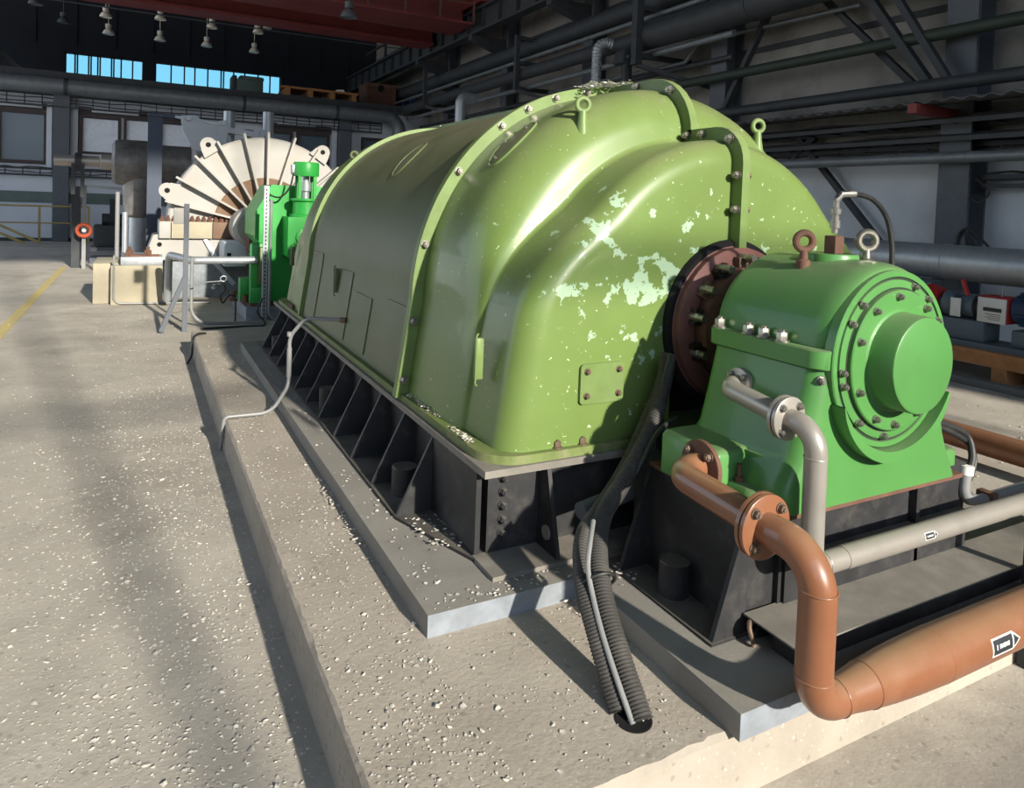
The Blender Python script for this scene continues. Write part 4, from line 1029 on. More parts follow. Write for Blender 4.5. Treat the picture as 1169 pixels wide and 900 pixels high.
for a in range(4):
    A = PI/4+a*PI/2
    obj('cage_post', B().box(2.02+0.14*math.cos(A)-0.022, 2.02+0.14*math.cos(A)+0.022, 9.83+0.14*math.sin(A)-0.022, 9.83+0.14*math.sin(A)+0.022, 1.63, 1.94), 'gear', mt)
obj('coupling', B().lathe((2.02, 9.83, 1.63), (0, 0, 1), [(0, 0.05), (0.1, 0.05), (0.1, 0.075), (0.22, 0.075), (0.22, 0.045), (0.31, 0.045)], 20), 'galv', mt)
obj('terminal_box', B().box(1.825, 1.87, 9.78, 9.88, 1.95, 2.08, 0.006), 'galv', mt)
hose('motor_cable', [(1.84, 9.76, 1.97), (1.80, 9.76, 1.78), (1.70, 9.85, 1.64), (1.58, 9.93, 1.66), (1.52, 9.95, 1.75)], 0.012, 'black cable looping from the small green motor to the gearbox corner', 'rubber', corr=False)

# perforated channel in front of the gearbox
ch = thing('perforated_channel', (1.46, 9.52, 0), 'tall silver perforated channel post in front of the bright green gearbox', 'post')
obj('channel_web', B().box(1.435, 1.495, 9.50, 9.506, 0, 1.775).box(1.435, 1.439, 9.506, 9.54, 0, 1.775).box(1.491, 1.495, 9.506, 9.54, 0, 1.775), 'galv', ch)
sl_ = B()
for k in range(34): sl_.box(1.458, 1.472, 9.4985, 9.50, 0.06+k*0.05, 0.088+k*0.05)
obj('slot_row', sl_, 'void', ch)
tag(obj('conduit', B().tube(fillet([(0.60, 9.42, 0.86), (0.60, 9.42, 0.05), (1.30, 9.42, 0.03), (1.44, 9.40, 0.03)], [0.22, 0.02], 12), 0.02, 12), 'conduit'), 'grey conduit curving down beside the braced post and along the floor', 'conduit')
tag(obj('conduit', B().tube(fillet([(1.52, 9.47, 1.6), (1.52, 9.47, 0.04), (1.85, 9.40, 0.03)], [0.15], 12), 0.018, 12), 'conduit'), 'grey conduit right beside the perforated channel post', 'conduit')
hose('floor_cable', [(1.42, 9.36, 0.35), (1.36, 9.34, 0.18), (1.45, 9.30, 0.02), (1.2, 9.30, 0.012), (0.7, 9.25, 0.012)], 0.013, 'black cable on the floor at the foot of the perforated post', 'rubber', corr=False)
# silver pipe running in front of the casing
tag(obj('pipe', B().tube(fillet([(1.42, 9.85, 0.79), (0.62, 9.85, 0.79), (0.40, 10.9, 0.78), (0.40, 11.2, 0.1)], [0.1, 0.2], 10), 0.05, 20), 'galv'), 'bright horizontal silver pipe behind the braced post', 'pipe')
# braced unistrut post
st = thing('braced_post', (0.52, 9.17, 0), 'grey steel post with a diagonal brace standing alone on the floor', 'post')
obj('post', B().box(0.49, 0.545, 9.15, 9.21, 0, 1.52), 'column', st)
obj('brace', B().bar((0.515, 9.15, 0.66), (0.262, 9.13, 0.02), 0.045, 0.05), 'column', st)
obj('foot', B().box(0.235, 0.295, 9.09, 9.17, 0, 0.012), 'column', st)
obj('junction_box', B().box(0.375, 0.485, 9.12, 9.17, 1.28, 1.47, 0.008), 'white', st)
obj('gauge_line', B().tube(smooth([(0.56, 9.16, 0.55), (0.75, 9.3, 0.57), (0.93, 9.4, 0.57)]), 0.008, 8).torus((0.96, 9.4, 0.60), (0, 1, 0.2), 0.035, 0.008, 20, 8), 'galv', st)
hose('impulse_tube', [(0.86, 9.6, 0.50), (0.98, 9.6, 0.51), (1.0, 9.6, 0.43), (0.95, 9.6, 0.36), (0.98, 9.6, 0.27), (1.05, 9.6, 0.36), (1.12, 9.6, 0.34), (1.13, 9.6, 0.22), (1.13, 9.6, 0.02)], 0.011, 'black looped tubing beside the bright horizontal pipe', 'rubber', corr=False)

# ================================================================== LAGGED STEAM PIPE, VALVE AND LEVERS
lp = thing('lagged_steam_pipe', (0.1, 15.0, 0.0), 'dark lagged steam pipe turning down behind the concrete pier', 'pipe')
obj('lagged_drum', B().lathe((-0.42, 15.0, 2.17), (1, 0, 0), [(0, 0.10), (0.0, 0.33), (0.05, 0.40), (0.12, 0.42), (0.55, 0.42), (0.62, 0.40), (0.64, 0.36), (1.2, 0.36), (1.9, 0.36)], 40), 'insul', lp)
obj('lagged_elbow', B().lathe((0.05, 15.0, 2.1), (0, 0, -1), [(0, 0.28), (0.3, 0.30), (0.75, 0.29), (0.9, 0.25), (0.98, 0.15), (1.0, 0.1)], 36), 'insul', lp)
obj('lower_pipe', B().cyl((0.05, 15.0, 1.15), (0.05, 15.0, 0.0), 0.19, seg=28), 'galv', lp)
obj('bright_tube', B().cyl((0.34, 14.8, 1.15), (0.34, 14.8, 0.3), 0.035, seg=14), 'galv', lp)
obj('inlet_pipe', B().cyl((-1.32, 15.0, 2.15), (-0.42, 15.0, 2.16), 0.10, seg=24).lathe((-0.62, 15.0, 2.16), (1, 0, 0), [(0, 0.10), (0.02, 0.14), (0.2, 0.15), (0.2, 0.1)], 24), 'alu', lp)
obj('pipe_clamp', B().cyl((-1.0, 15.0, 2.15), (-0.90, 15.0, 2.15), 0.15, seg=20).bar((-1.02, 14.9, 2.1), (-1.02, 14.9, 1.55), 0.06, 0.06).bar((-0.88, 14.9, 2.1), (-0.88, 14.9, 1.5), 0.06, 0.06), 'dark', lp)
tag(obj('steel_stanchion', B().box(0.14, 0.36, 13.5, 13.72, 0.0, 2.92).box(0.14, 0.55, 13.45, 13.77, 2.92, 2.97), 'blueblack'), 'blue-grey steel stanchion in front of the dark lagged pipe', 'stanchion')
lv = thing('valve_linkage', (1.1, 14.2, 2.4), 'pale steel lever linkage above the white casing', 'linkage')
obj('lever_plate', B().prism([(0.66, 14.0, 3.02), (0.92, 14.0, 3.05), (1.10, 14.0, 2.86), (1.52, 14.0, 2.50), (1.44, 14.0, 2.44), (1.18, 14.0, 2.66), (1.08, 14.0, 2.66), (1.00, 14.0, 2.40), (0.86, 14.0, 2.44), (0.70, 14.0, 2.76)], (0, 0.08, 0)), 'annex', lv)
obj('crank_arm', B().prism([(1.30, 13.95, 2.98), (1.42, 13.95, 3.0), (1.46, 13.95, 2.9), (1.42, 13.95, 2.5), (1.28, 13.95, 2.5)], (0, 0.08, 0)), 'annex', lv)
obj('pivot_pin', B().cyl((1.36, 13.9, 2.94), (1.36, 14.1, 2.94), 0.05, seg=16), 'galv', lv)
obj('pivot_pin', B().cyl((0.78, 13.9, 2.98), (0.78, 14.1, 2.98), 0.05, seg=16), 'galv', lv)
obj('link_bar', B().bar((0.55, 14.05, 3.0), (1.36, 14.05, 2.92), 0.06, 0.05), 'galv', lv)
obj('link_bar', B().bar((1.36, 14.05, 2.84), (1.95, 14.05, 2.78), 0.12, 0.10), 'annex', lv)
obj('support_stool', B().cyl((1.02, 14.2, 0.0), (1.02, 14.2, 2.48), 0.16, seg=20), 'insul', lv)
vp = thing('valve_pipes', (1.8, 14.3, 2.3), 'cluster of vertical grey valve pipes rising behind the white casing', 'valve pipes')
obj('riser', B().lathe((1.50, 14.3, 2.2), (0, 0, 1), [(0, 0.11), (0.3, 0.11), (0.3, 0.16), (0.36, 0.16), (0.36, 0.1), (1.0, 0.1), (1.0, 0)], 24), 'galv', vp)
obj('riser', B().lathe((2.20, 14.3, 2.2), (0, 0, 1), [(0, 0.07), (0.55, 0.07), (0.55, 0.13), (0.60, 0.13), (0.60, 0.10), (1.05, 0.10), (1.05, 0)], 24), 'galv', vp)
obj('valve_body', B().lathe((1.84, 14.3, 2.4), (0, 0, 1), [(0, 0.1), (0.12, 0.14), (0.2, 0.14), (0.25, 0.07), (0.36, 0.07), (0.40, 0.10), (0.48, 0.10), (0.5, 0)], 24), 'greypipe', vp)
obj('valve_bracket', B().prism([(1.95, 14.2, 2.4), (2.05, 14.2, 2.9), (2.15, 14.2, 2.9), (2.12, 14.2, 2.4)], (0, 0.1, 0)), 'annex', vp)

# small rack, handwheel and dark machine at the left
rk = thing('pipe_rack', (-0.6, 17.0, 0.0), 'slim grey pipe rack with an orange handwheel, on the floor at the far left', 'rack')
obj('rack_post', B().box(-1.0, -0.93, 17.0, 17.07, 0, 1.72), 'conduit', rk)
obj('rack_post', B().box(-1.20, -1.05, 17.2, 17.4, 0, 1.7), 'dark', rk)
obj('rack_bar', B().bar((-1.02, 17.03, 1.72), (-0.30, 17.03, 1.68), 0.06, 0.06), 'galv', rk)
obj('handwheel', B().torus((-0.96, 16.93, 0.80), (0, 1, 0), 0.12, 0.035, 24, 10), 'orange', rk)
obj('wheel_hub', B().cyl((-0.96, 16.90, 0.80), (-0.96, 17.0, 0.80), 0.04, seg=12), 'wht', rk)
tag(obj('stand_pipe', B().cyl((-0.30, 14.0, 0.0), (-0.30, 14.0, 1.62), 0.035, seg=14), 'conduit'), 'pale standpipe rising behind the left end of the cream pier', 'pipe')
tag(obj('stand_pipe', B().cyl((-0.18, 13.8, 0.0), (-0.18, 13.8, 1.28), 0.045, seg=14), 'galv'), 'shorter grey standpipe just right of the pale one behind the pier', 'pipe')
dm = thing('oil_unit', (-0.5, 18.6, 0.0), 'dark oil pump unit on the floor behind the pipe rack', 'pump unit')
obj('unit_frame', B().box(-0.92, 0.1, 18.2, 19.0, 0.0, 0.12).box(-0.92, 0.1, 18.2, 19.0, 0.28, 0.36), 'column', dm)
obj('unit_tank', B().box(-0.86, 0.05, 18.25, 18.95, 0.36, 0.85, 0.03), 'dark', dm)
obj('unit_motor', B().lathe((-0.7, 18.5, 0.98), (1, 0, 0), [(0, 0.0), (0, 0.13), (0.4, 0.13), (0.44, 0.1), (0.44, 0)], 20), 'dark', dm)
obj('unit_filter', B().box(-0.55, -0.42, 18.4, 18.6, 0.86, 1.45), 'dark', dm)
tag(obj('wall_box', B().box(-1.52, -1.3, 21.9, 22.1, 1.28, 1.62, 0.02), 'white'), 'small pale electrical box beyond the pipe rack', 'box')

# ================================================================== FAR WALL FITTINGS
bp = thing('header_pipe', (2.0, 25.35, 4.4), 'big grey header pipe running along the edge of the far deck and turning down', 'pipe')
obj('pipe', B().tube(fillet([(-7.5, 25.3, 4.70), (8.55, 25.3, 4.70), (8.55, 25.3, 0.0)], [0.55], 12), 0.235, 28), 'greypipe', bp)
for x in (-1.95, 3.1, 6.2):
    obj('pipe_band', B().cyl((x-0.05, 25.3, 4.70), (x+0.05, 25.3, 4.70), 0.25, seg=28), 'dark', bp)
def ladder(name, p0, p1, wd, label, cat='cable tray', n=20, grp=None, m='dark', cables=3, up=(0, 0, 1), loose=True):
    p0, p1 = V(p0), V(p1); d = (p1-p0).normalized(); side = d.cross(V(up)).normalized()*wd/2
    r = thing(name, (p0+p1)/2, label, cat, grp)
    for s in (-1, 1): obj('tray_rail', B().bar(p0+side*s, p1+side*s, 0.03, 0.06), m, r)
    rg = B()
    for k in range(n+1):
        c = p0.lerp(p1, k/n); rg.bar(c-side, c+side, 0.03, 0.02)
    obj('rungs', rg, m, r)
    for k in range(cables):
        q = side*(0.7-1.4*k/max(1, cables-1)) if cables > 1 else V()
        pts = [p0.lerp(p1, j/24)+q+V((0, 0, 0.035+random.uniform(0, 0.05 if loose else 0.01))) for j in range(25)]
        obj('tray_cable', B().tube(smooth(pts, 3), 0.016, 8), 'rubber', r)
    return r
ladder('cable_tray', (-7, 25.72, 4.30), (8.0, 25.72, 4.30), 0.34, 'dark cable ladder under the big header pipe on the far wall', n=34, up=(0, -1, 0.05))
ladder('cable_tray', (-7, 25.78, 2.12), (0.0, 25.78, 2.12), 0.20, 'thin cable ladder below the left window of the far wall', n=16, up=(0, -1, 0.05), cables=2)
for (x0, x1, z, lb) in ((-4.2, -2.6, 4.06, 'leftmost'), (-1.3, 0.0, 4.06, 'middle'), (4.3, 5.6, 4.12, 'rightmost')):
    tag(obj('air_duct', B().box(x0, x1, 25.80, 25.969, z, z+0.16, 0.01), 'annex'), 'short pale box above the far windows, %s of three' % lb, 'wall box')
rl = thing('railing', (-4.3, 25.0, 0), 'ochre handrail along the far wall at the left edge', 'railing')
obj('top_rail', B().cyl((-8, 25.0, 1.1), (-1.3, 25.0, 1.1), 0.028, seg=10), 'railing', rl)
obj('middle_rail', B().cyl((-8, 25.0, 0.6), (-1.3, 25.0, 0.6), 0.022, seg=10), 'railing', rl)
for x in (-6.6, -4.7, -2.55, -1.3): obj('rail_post', B().box(x-0.03, x+0.03, 24.97, 25.03, 0, 1.12), 'railing', rl)
sr = thing('stair_rail', (-3.3, 24.5, 0), 'pair of sloping ochre stair rails at the foot of the far railing', 'stair rail')
obj('rail', B().bar((-4.6, 24.5, 1.15), (-2.5, 24.5, 0.05), 0.05, 0.07), 'railing', sr)
obj('rail', B().bar((-4.9, 24.5, 1.05), (-2.85, 24.5, 0.02), 0.05, 0.07), 'railing', sr)

# things on the deck
pl_ = thing('pallet_stack', (5.85, 27, DECK), 'low stack of old wooden boards lying on the far deck', 'pallet')
for k in range(5): obj('board', B().box(4.45+0.05*k, 7.25-0.04*k, 26.3+0.30*k, 26.52+0.30*k, DECK+0.42, DECK+0.49), 'wood', pl_)
for k in range(4): obj('bearer', B().box(4.6+0.8*k, 4.78+0.8*k, 26.3, 27.8, DECK, DECK+0.42), 'wood', pl_)
obj('loose_board', B().box(4.6, 6.0, 26.7, 26.95, DECK+0.49, DECK+0.56), 'wood', pl_)
tag(obj('paper', B().prism([(6.4, 26.5, DECK+0.49), (6.8, 26.5, DECK+0.49), (6.74, 26.5, DECK+0.60), (6.5, 26.5, DECK+0.58)], (0, 0.25, 0)), 'wht'), 'white crumpled bag lying on the wooden boards of the deck', 'bag')
bx = thing('rusty_skip', (8.25, 27.3, DECK), 'rusty brown steel box with a round hole, on the far deck', 'skip')
obj('skip_body', B().prism([(7.75, 26.9, DECK), (8.8, 26.9, DECK), (8.92, 26.9, DECK+1.0), (7.65, 26.9, DECK+1.0)], (0, 0.9, 0)), 'brownbox', bx)
obj('skip_rim', B().box(7.62, 8.95, 26.86, 26.9, DECK+0.9, DECK+1.04), 'rust', bx)
obj('skip_hole', B().cyl((8.28, 26.88, DECK+0.86), (8.28, 26.85, DECK+0.86), 0.13), 'void', bx)
for x in (7.72, 8.82): obj('skip_rib', B().box(x-0.05, x+0.05, 26.84, 26.9, DECK, DECK+1.0), 'rust', bx)
tp = thing('blue_stand', (9.3, 26.3, DECK), 'small blue tripod stand on the far deck', 'stand')
obj('stand_post', B().box(9.23, 9.37, 26.25, 26.35, DECK, DECK+0.62), 'blue', tp)
for s in (-1, 1): obj('leg', B().bar((9.3+0.08*s, 26.3, DECK+0.6), (9.3+0.46*s, 26.3, DECK+0.02), 0.05, 0.05), 'blue', tp)
obj('ring', B().torus((9.3, 26.3, DECK+0.76), (0, 1, 0), 0.14, 0.04, 20, 8), 'blue', tp)
cr = thing('covered_machine', (3.4, 27, DECK), 'grey-green covered machine in front of the clerestory windows', 'machine')
obj('machine_body', B().box(3.0, 3.9, 26.6, 27.4, DECK, DECK+0.62, 0.05), 'teal', cr)
obj('machine_end', B().box(2.86, 3.02, 26.6, 27.4, DECK, DECK+0.72, 0.04), 'dark', cr)
obj('machine_hood', B().box(3.1, 3.95, 26.7, 27.3, DECK+0.6, DECK+0.76, 0.08), 'teal', cr)

# pendant lamps
def lamp(name, p, s, label, m='lamp', ln=1.2):
    r = thing(name, p, label, 'lamp', None); x, y, z = p
    obj('shade', B().lathe((x, y, z), (0, 0, 1), [(0.0, 0.0), (0.03*s, 0.20*s), (0, 0.25*s), (0.05*s, 0.25*s), (0.16*s, 0.20*s), (0.26*s, 0.10*s), (0.27*s, 0.0)], 28), m, r)
    obj('ballast', B().lathe((x, y, z+0.27*s), (0, 0, 1), [(0, 0.06*s), (0.03*s, 0.13*s), (0.20*s, 0.13*s), (0.22*s, 0.04*s), (0.22*s, 0)], 20), m, r)
    obj('rod', B().cyl((x, y, z+0.48*s), (x, y, 13.0), 0.012, seg=8), m, r)
    return r
lamp('pendant_lamp', (-0.93, 25.0, 6.87), 0.66, 'upper left pendant lamp, over the left window group')
lamp('pendant_lamp', (-1.06, 31.0, 7.50), 0.80, 'lower left pendant lamp, farther back below the upper left one')
lamp('pendant_lamp', (0.55, 25.0, 7.02), 0.66, 'second pendant lamp of the front row from the left')
lamp('pendant_lamp', (0.68, 31.0, 7.50), 0.80, 'second pendant lamp of the back row from the left')
lamp('pendant_lamp', (2.04, 25.0, 6.98), 0.66, 'third pendant lamp of the front row from the left')
lamp('pendant_lamp', (2.35, 31.0, 7.50), 0.80, 'third pendant lamp of the back row from the left')
lamp('pendant_lamp', (3.45, 25.0, 7.02), 0.66, 'rightmost pale pendant lamp of the front row')
lamp('pendant_lamp', (4.15, 31.0, 7.50), 0.80, 'rightmost pale pendant lamp of the back row')
lamp('pendant_lamp', (3.74, 25.0, 7.22), 0.55, 'pendant lamp just above and right of the front row end')
lamp('pendant_lamp', (4.55, 17.6, 6.12), 0.8, 'grey pendant lamp hanging below the red crane girder', 'lampdark')
lamp('pendant_lamp', (-2.6, 24.0, 6.75), 0.7, 'grey pendant lamp in the dark upper left corner', 'lampdark')
lamp('pendant_lamp', (-2.5, 31.0, 7.7), 0.8, 'grey pendant lamp behind the one in the dark corner', 'lampdark')
tag(obj('lamp_cable', B().cyl((-7, 24.9, 7.15), (9.5, 24.9, 7.15), 0.02, seg=8), 'column'), 'long cable strung behind the pendant lamps', 'cable')

# overhead crane
cn = thing('overhead_crane', (3.0, 20.5, 6.5), 'dark red overhead crane girder spanning the hall under the roof', 'crane')
for y0 in (19.2, 21.6):
    g = obj('girder', B().box(-9, 8.3, y0, y0+0.55, 6.75, 8.3), 'redcrane', cn)
    obj('girder_flange', B().box(-9, 8.3, y0-0.12, y0+0.67, 6.66, 6.75), 'redcrane', g)
obj('walkway', B().box(-9, 8.2, 18.2, 19.08, 6.62, 6.68), 'redcrane', cn)
for z in (7.2, 7.7): obj('walkway_rail', B().cyl((4.2, 18.25, z), (8.2, 18.25, z), 0.025, seg=8), 'rust', cn)
for k in range(5): obj('walkway_post', B().box(4.2+k, 4.25+k, 18.22, 18.28, 6.68, 7.7), 'rust', cn)
obj('end_carriage', B().box(8.25, 8.75, 17.9, 23.2, 7.22, 7.75), 'redcrane', cn)
obj('trolley_cabinet', B().box(6.3, 7.2, 19.9, 20.9, 6.9, 7.6), 'dark', cn)

# ================================================================== RIGHT WALL FITTINGS
rg = thing('crane_runway', (8.5, 15, 6.5), 'long dark crane runway beam along the right wall', 'beam')
obj('runway_beam', B().box(8.34, 8.66, -2, 32.5, 7.08, 7.14).box(8.48, 8.52, -2, 32.5, 6.52, 7.08).box(8.36, 8.64, -2, 32.5, 6.46, 6.52), 'dark', rg)
obj('crane_rail', B().box(8.45, 8.55, -2, 32.5, 7.14, 7.22), 'greypipe', rg)
first = None
for k in range(24):
    y = 9.0+k*1.0
    if first is None: first = obj('stiffener', B().box(8.37, 8.48, 9.0, 9.03, 6.52, 7.08), 'dark', rg)
    else: copy_at(first, (0, k*1.0, 0), rg)
for y in (9.95, 14.35, 18.75, 23.15):
    obj('runway_bracket', B().prism([(8.36, y-0.12, 6.46), (9.5, y-0.12, 6.46), (9.5, y-0.12, 5.95), (8.36, y-0.12, 6.32)], (0, 0.24, 0)), 'dark', rg)
hr = thing('runway_handrail', (8.9, 27, 7.2), 'thin dark handrail above the runway beam near the far corner', 'handrail')
obj('rail', B().bar((9.1, 20, 8.2), (9.1, 32, 8.2), 0.06, 0.08), 'dark', hr)
for y in (22, 25.5, 29): obj('rail_post', B().box(9.06, 9.14, y, y+0.1, 7.1, 8.2), 'dark', hr)
def wall_pipe(x, y0, y1, z, r, m, label, name='pipe', seg=24, bands=()):
    t = tag(obj(name, B().cyl((x, y0, z), (x, y1, z), r, seg=seg), m), label, 'pipe')
    for y in bands: obj('pipe_band', B().cyl((x, y-0.03, z), (x, y+0.03, z), r*1.04, seg=seg), m, t)
    return t
wall_pipe(9.25, -4, 25.4, 4.09, 0.085, 'darkgreen', 'dark green pipe running straight along the upper right wall')
wall_pipe(8.8, -4, 11.4, 5.05, 0.27, 'dark', 'thickest dark pipe, high on the right wall', seg=32, bands=(2.5, 5.5, 8.5))
wall_pipe(8.8, 11.0, 25.5, 5.05, 0.16, 'dark', 'thinner dark pipe carrying on from the thickest one towards the far corner')
wall_pipe(9.2, 6, 32, 5.85, 0.20, 'dark', 'long dark pipe above the wall brackets towards the far corner')
wall_pipe(8.9, 8, 32, 5.45, 0.05, 'greypipe', 'slim grey pipe between the two dark pipes on the wall brackets')
wall_pipe(8.9, 9, 25.4, 4.70, 0.06, 'greypipe', 'slim grey pipe under the wall brackets', bands=(13, 17))
wall_pipe(9.4, 9.5, 25.4, 4.45, 0.05, 'dark', 'thin dark pipe lowest of those below the wall brackets')
wall_pipe(8.95, -4, 25.3, 3.37, 0.085, 'dark', 'grey pipe lying on top of the corrugated canopy')
wall_pipe(9.3, -4, 25.3, 2.47, 0.075, 'greypipe', 'grey pipe across the pale lower wall, below the cable trays', bands=(5.3,))
dp = wall_pipe(8.35, -4, 14, 1.17, 0.205, 'galv', 'big silver insulated pipe low along the right wall', seg=32, bands=(3.9, 4.9, 5.9, 7.5))
# corrugated canopy
b = B(); rows, rows2 = [], []
for k in range(320):
    y = -3+k*0.05; zz = 0.022*math.sin(2*PI*y/0.22)
    rows.append([(8.62, y, 3.12+zz), (9.86, y, 3.26+zz)]); rows2.append([(8.62, y, 3.112+zz), (9.86, y, 3.252+zz)])
tag(obj('corrugated_canopy', b.solid_grid(rows, rows2), 'concrete_band'), 'dark corrugated canopy strip along the right wall', 'canopy')
tag(obj('support_beam', B().box(8.55, 9.75, 5.50, 5.62, 2.98, 3.10), 'redcrane'), 'short dull red support beam under the corrugated canopy by the column', 'beam')
ladder('cable_tray', (9.45, -3, 2.93), (9.45, 16, 2.93), 0.5, 'upper dark cable tray right under the corrugated canopy', n=40, cables=6)
ladder('cable_tray', (9.55, -3, 2.72), (9.55, 16, 2.72), 0.4, 'middle dark cable tray under the corrugated canopy', n=40, cables=5)
ladder('cable_tray', (9.68, -3, 2.60), (9.68, 16, 2.60), 0.13, 'lowest thin cable tray with posts above the pale wall', n=40, cables=2, up=(1, 0, 0.02))
ladder('cable_tray', (9.70, -3, 2.18), (9.70, 5.3, 2.18), 0.12, 'short cable tray on the pale wall right of the grey column', n=14, cables=2, up=(1, 0, 0.02))
hose('hanging_cable', [(9.46, 5.25, 2.2), (9.5, 5.1, 2.05), (9.5, 5.2, 1.9), (9.52, 5.35, 1.95)], 0.012, 'short cable end hanging beside the grey wall column', 'rubber', corr=False)
hose('coiled_cable', [(9.46, 5.45, 1.25), (9.45, 5.40, 1.5), (9.45, 5.28, 1.55), (9.45, 5.12, 1.42), (9.46, 5.02, 1.28), (9.46, 5.2, 1.3), (9.46, 5.33, 1.5), (9.46, 5.22, 1.42), (9.46, 5.15, 1.27)], 0.018, 'black coil of cable at the foot of the grey wall column', 'rubber', corr=False)
# diagonal struts on the wall
def strut(p0, p1, w_, label, m='dark'):
    tag(obj('diagonal_brace', B().bar(p0, p1, w_, w_*0.8), m), label, 'brace')
strut((9.6, 8.9, 6.2), (9.6, 6.15, 3.45), 0.11, 'long dark diagonal brace falling to the column over the canopy')
strut((9.2, 7.55, 6.0), (9.2, 5.75, 3.42), 0.13, 'left one of two close diagonal struts leaning on the canopy')
strut((9.2, 7.1, 6.0), (9.2, 5.50, 3.43), 0.11, 'right one of two close diagonal struts leaning on the canopy')
strut((9.42, 9.72, 3.46), (9.42, 8.5, 5.48), 0.11, 'dark diagonal brace rising to the right behind the green pipe')
strut((9.7, 8.2, 2.9), (9.7, 6.55, 1.15), 0.10, 'dark diagonal brace sloping down across the pale lower wall')
strut((9.7, 8.3, 2.62), (9.7, 7.9, 2.92), 0.10, 'short dark brace stub beside the sloping one on the lower wall')
# bracket frames carrying the pipes
def bracket(y, x, z0, z1, label, arms=(0.03, 0.5, 0.95), wd=0.11):
    r = thing('pipe_bracket', (x, y, z0), label, 'bracket')
    obj('upright', B().box(x-wd/2, x+wd/2, y-wd/2, y+wd/2, z0, z1), 'dark', r)
    for a in arms: obj('arm', B().box(x, 9.85, y-0.05, y+0.05, z0+(z1-z0)*a-0.05, z0+(z1-z0)*a+0.05), 'dark', r)
    obj('stay', B().bar((x, y, z0), (9.85, y-0.7, z0-0.4), 0.08, 0.08), 'dark', r)
bracket(16.2, 8.55, 4.60, 6.0, 'dark pipe bracket in the middle of the right wall')
bracket(22.8, 8.55, 4.9, 6.15, 'dark pipe bracket nearest the far corner')
bracket(11.15, 8.5, 4.45, 7.6, 'tall double dark pipe bracket under the thick pipe', arms=(0.06, 0.35), wd=0.16)
tag(obj('floodlight', B().box(8.3, 8.42, 11.3, 11.62, 4.48, 4.76, 0.02, Matrix.Rotation(0.3, 3, 'Y')).box(8.36, 8.44, 11.2, 11.4, 4.58, 4.63), 'dark'), 'small black floodlight on the tall pipe bracket', 'floodlight')
spd = hose('spiral_duct', [(8.75, 12.2, 5.05), (8.55, 12.3, 5.08), (8.42, 12.35, 4.95), (8.40, 12.35, 4.6), (8.40, 12.35, 3.9), (8.40, 12.35, 3.3)], 0.11, 'vertical silver spiral duct seen over the crown of the generator', 'galv', pitch=0.06)
tag(obj('down_pipe', B().tube(fillet([(9.0, 12.0, 5.0), (8.8, 11.85, 4.9), (8.8, 11.85, 0.0)], [0.2], 8), 0.11, 16), 'dark'), 'dark vertical pipe right beside the silver spiral duct', 'pipe')
tag(obj('chrome_stub', B().tube(fillet([(7.9, 17.4, 4.45), (7.5, 17.3, 4.45), (7.5, 17.3, 0.0)], [0.2], 10), 0.14, 20), 'galv'), 'shiny hooked pipe rising behind the crown of the generator', 'pipe')
tag(obj('thin_pipe', B().tube(fillet([(9.42, 7.0, 4.80), (9.42, 10.4, 4.88), (9.42, 10.8, 4.55), (9.42, 16, 4.60)], [0.1, 0.1], 6), 0.04, 10), 'greypipe'), 'thin pale pipe with fittings on the upper wall behind the thick pipe', 'pipe')

# ================================================================== PUMPS ON PALLETS AT THE RIGHT
struct('trim_70', B().box(7.42, 7.55, -3, 9, 0, 0.07, 0.01), 'concrete_band')
pal = thing('pallet', (8.0, 4.2, 0), 'brown wooden pallet carrying the pump set by the right wall', 'pallet')
for k in range(3): obj('deck_board', B().box(7.72+0.26*k, 7.90+0.26*k, 2.4, 5.6, 0.28, 0.32), 'wood', pal)
obj('stringer', B().box(7.73, 7.80, 2.4, 5.6, 0.17, 0.28), 'wood', pal)
obj('stringer', B().box(8.30, 8.40, 2.4, 5.6, 0.17, 0.28), 'wood', pal)
for y in (2.7, 3.95, 5.2): obj('block', B().box(7.72, 8.42, y-0.07, y+0.07, 0.0, 0.17), 'wood', pal)
pm = thing('pump_set', (8.05, 4.1, 0.32), 'grey pump set with a red guard and blue motor, on the brown pallet', 'pump')
obj('bed_plate', B().box(7.82, 8.25, 2.9, 5.3, 0.32, 0.38).box(7.88, 8.2, 4.2, 4.72, 0.38, 0.60, 0.02).box(7.9, 8.18, 3.3, 3.95, 0.38, 0.56, 0.02), 'pump', pm)
obj('pump_casing', B().lathe((8.03, 4.95, 0.74), (0, -1, 0), [(0, 0.0), (0, 0.15), (0.1, 0.19), (0.22, 0.15), (0.22, 0)], 28), 'red', pm)
obj('bearing_housing', B().lathe((8.03, 4.73, 0.74), (0, -1, 0), [(0, 0.08), (0.06, 0.08), (0.06, 0.14), (0.18, 0.14), (0.18, 0.09), (0.26, 0.09), (0.26, 0.13), (0.38, 0.13), (0.38, 0.07), (0.42, 0.07)], 28), 'pump', pm)
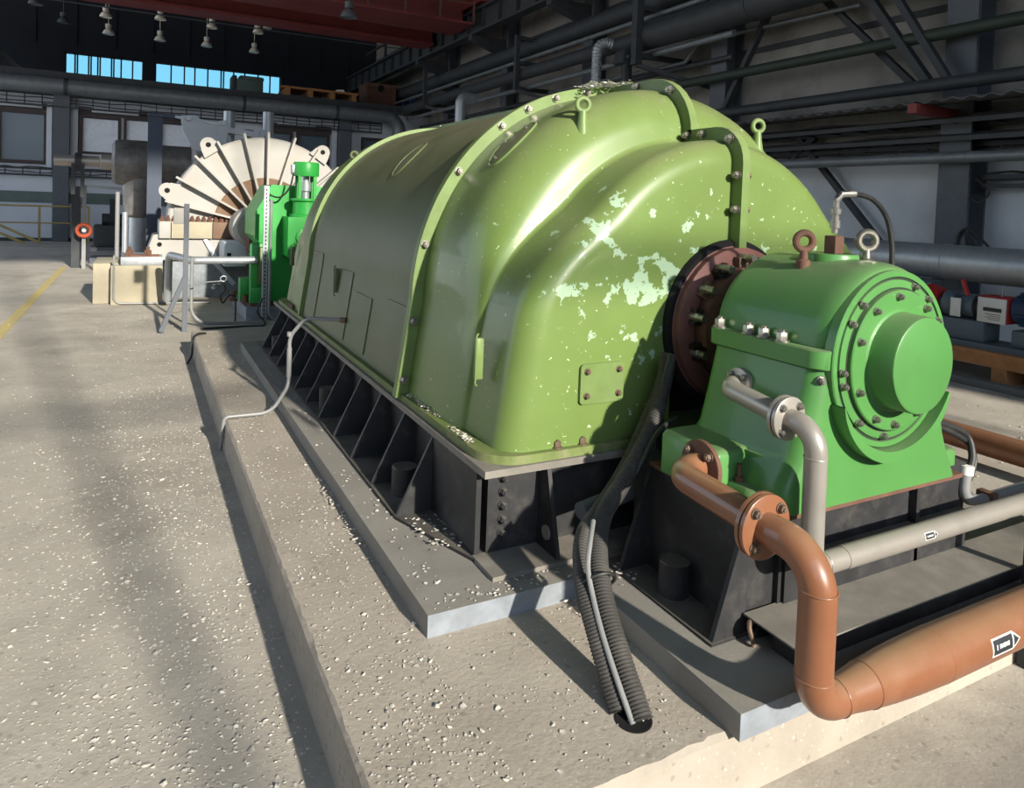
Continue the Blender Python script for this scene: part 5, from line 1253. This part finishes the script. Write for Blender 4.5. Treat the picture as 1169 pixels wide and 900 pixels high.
obj('coupling_guard', B().box(7.9, 8.16, 3.98, 4.3, 0.60, 0.88, 0.03), 'red', pm)
lbp = obj('notice_plate', B().box(7.882, 7.898, 4.0, 4.28, 0.60, 0.86, 0.004), 'label', pm)
tx = B().box(7.879, 7.882, 4.04, 4.22, 0.72, 0.76)
for k in range(4): tx.box(7.879, 7.882, 4.05, 4.05+0.12+0.03*(k % 2), 0.635+0.018*k, 0.640+0.018*k)
obj('notice_lines', tx, 'ink', lbp)
mo = obj('motor', B().lathe((8.03, 3.97, 0.77), (0, -1, 0), [(0, 0.0), (0, 0.13), (0.04, 0.155), (0.55, 0.155), (0.58, 0.17), (0.66, 0.16), (0.66, 0)], 36), 'motorblue', pm)
fb = B()
for k in range(20):
    a = 2*PI*k/20; c = V((8.03+0.165*math.cos(a), 3.92, 0.77+0.165*math.sin(a))); fb.bar(c, c+V((0, -0.48, 0)), 0.012, 0.03, (math.cos(a), 0, math.sin(a)))
obj('cooling_fins', fb, 'motorblue', mo)
obj('red_lever', B().bar((7.95, 4.42, 0.85), (7.95, 4.48, 1.02), 0.04, 0.03), 'red', pm)
obj('white_tag', B().box(7.86, 7.87, 4.44, 4.55, 0.62, 0.82, 0.003), 'label', pm)
obj('oil_nipple', B().cyl((8.0, 4.1, 0.88), (8.0, 4.1, 0.97), 0.012, seg=10), 'steel', pm)
obj('grey_shelf', B().box(7.9, 8.3, 4.9, 5.6, 0.93, 0.96), 'pump', pm)

# phrases shared by repeats of one kind
GROUPS = dict(pendant_lamp='pendant lamps hanging under the roof', cable_tray='cable trays along the walls', air_duct='pale boxes above the far windows',
              diagonal_brace='diagonal braces on the right wall', pipe_bracket='pipe brackets on the right wall', corrugated_hose='corrugated hoses running into the plinth',
              stand_pipe='standpipes behind the concrete pier')
for o in list(COL.objects):
    if o.parent is None and o.get('category'):
        g = GROUPS.get(o.name.split('.')[0])
        if g: o['group'] = g
        elif 'wall' in o['label'] and o['category'] == 'pipe' and o.name.startswith('pipe'): o['group'] = 'pipes along the right wall'
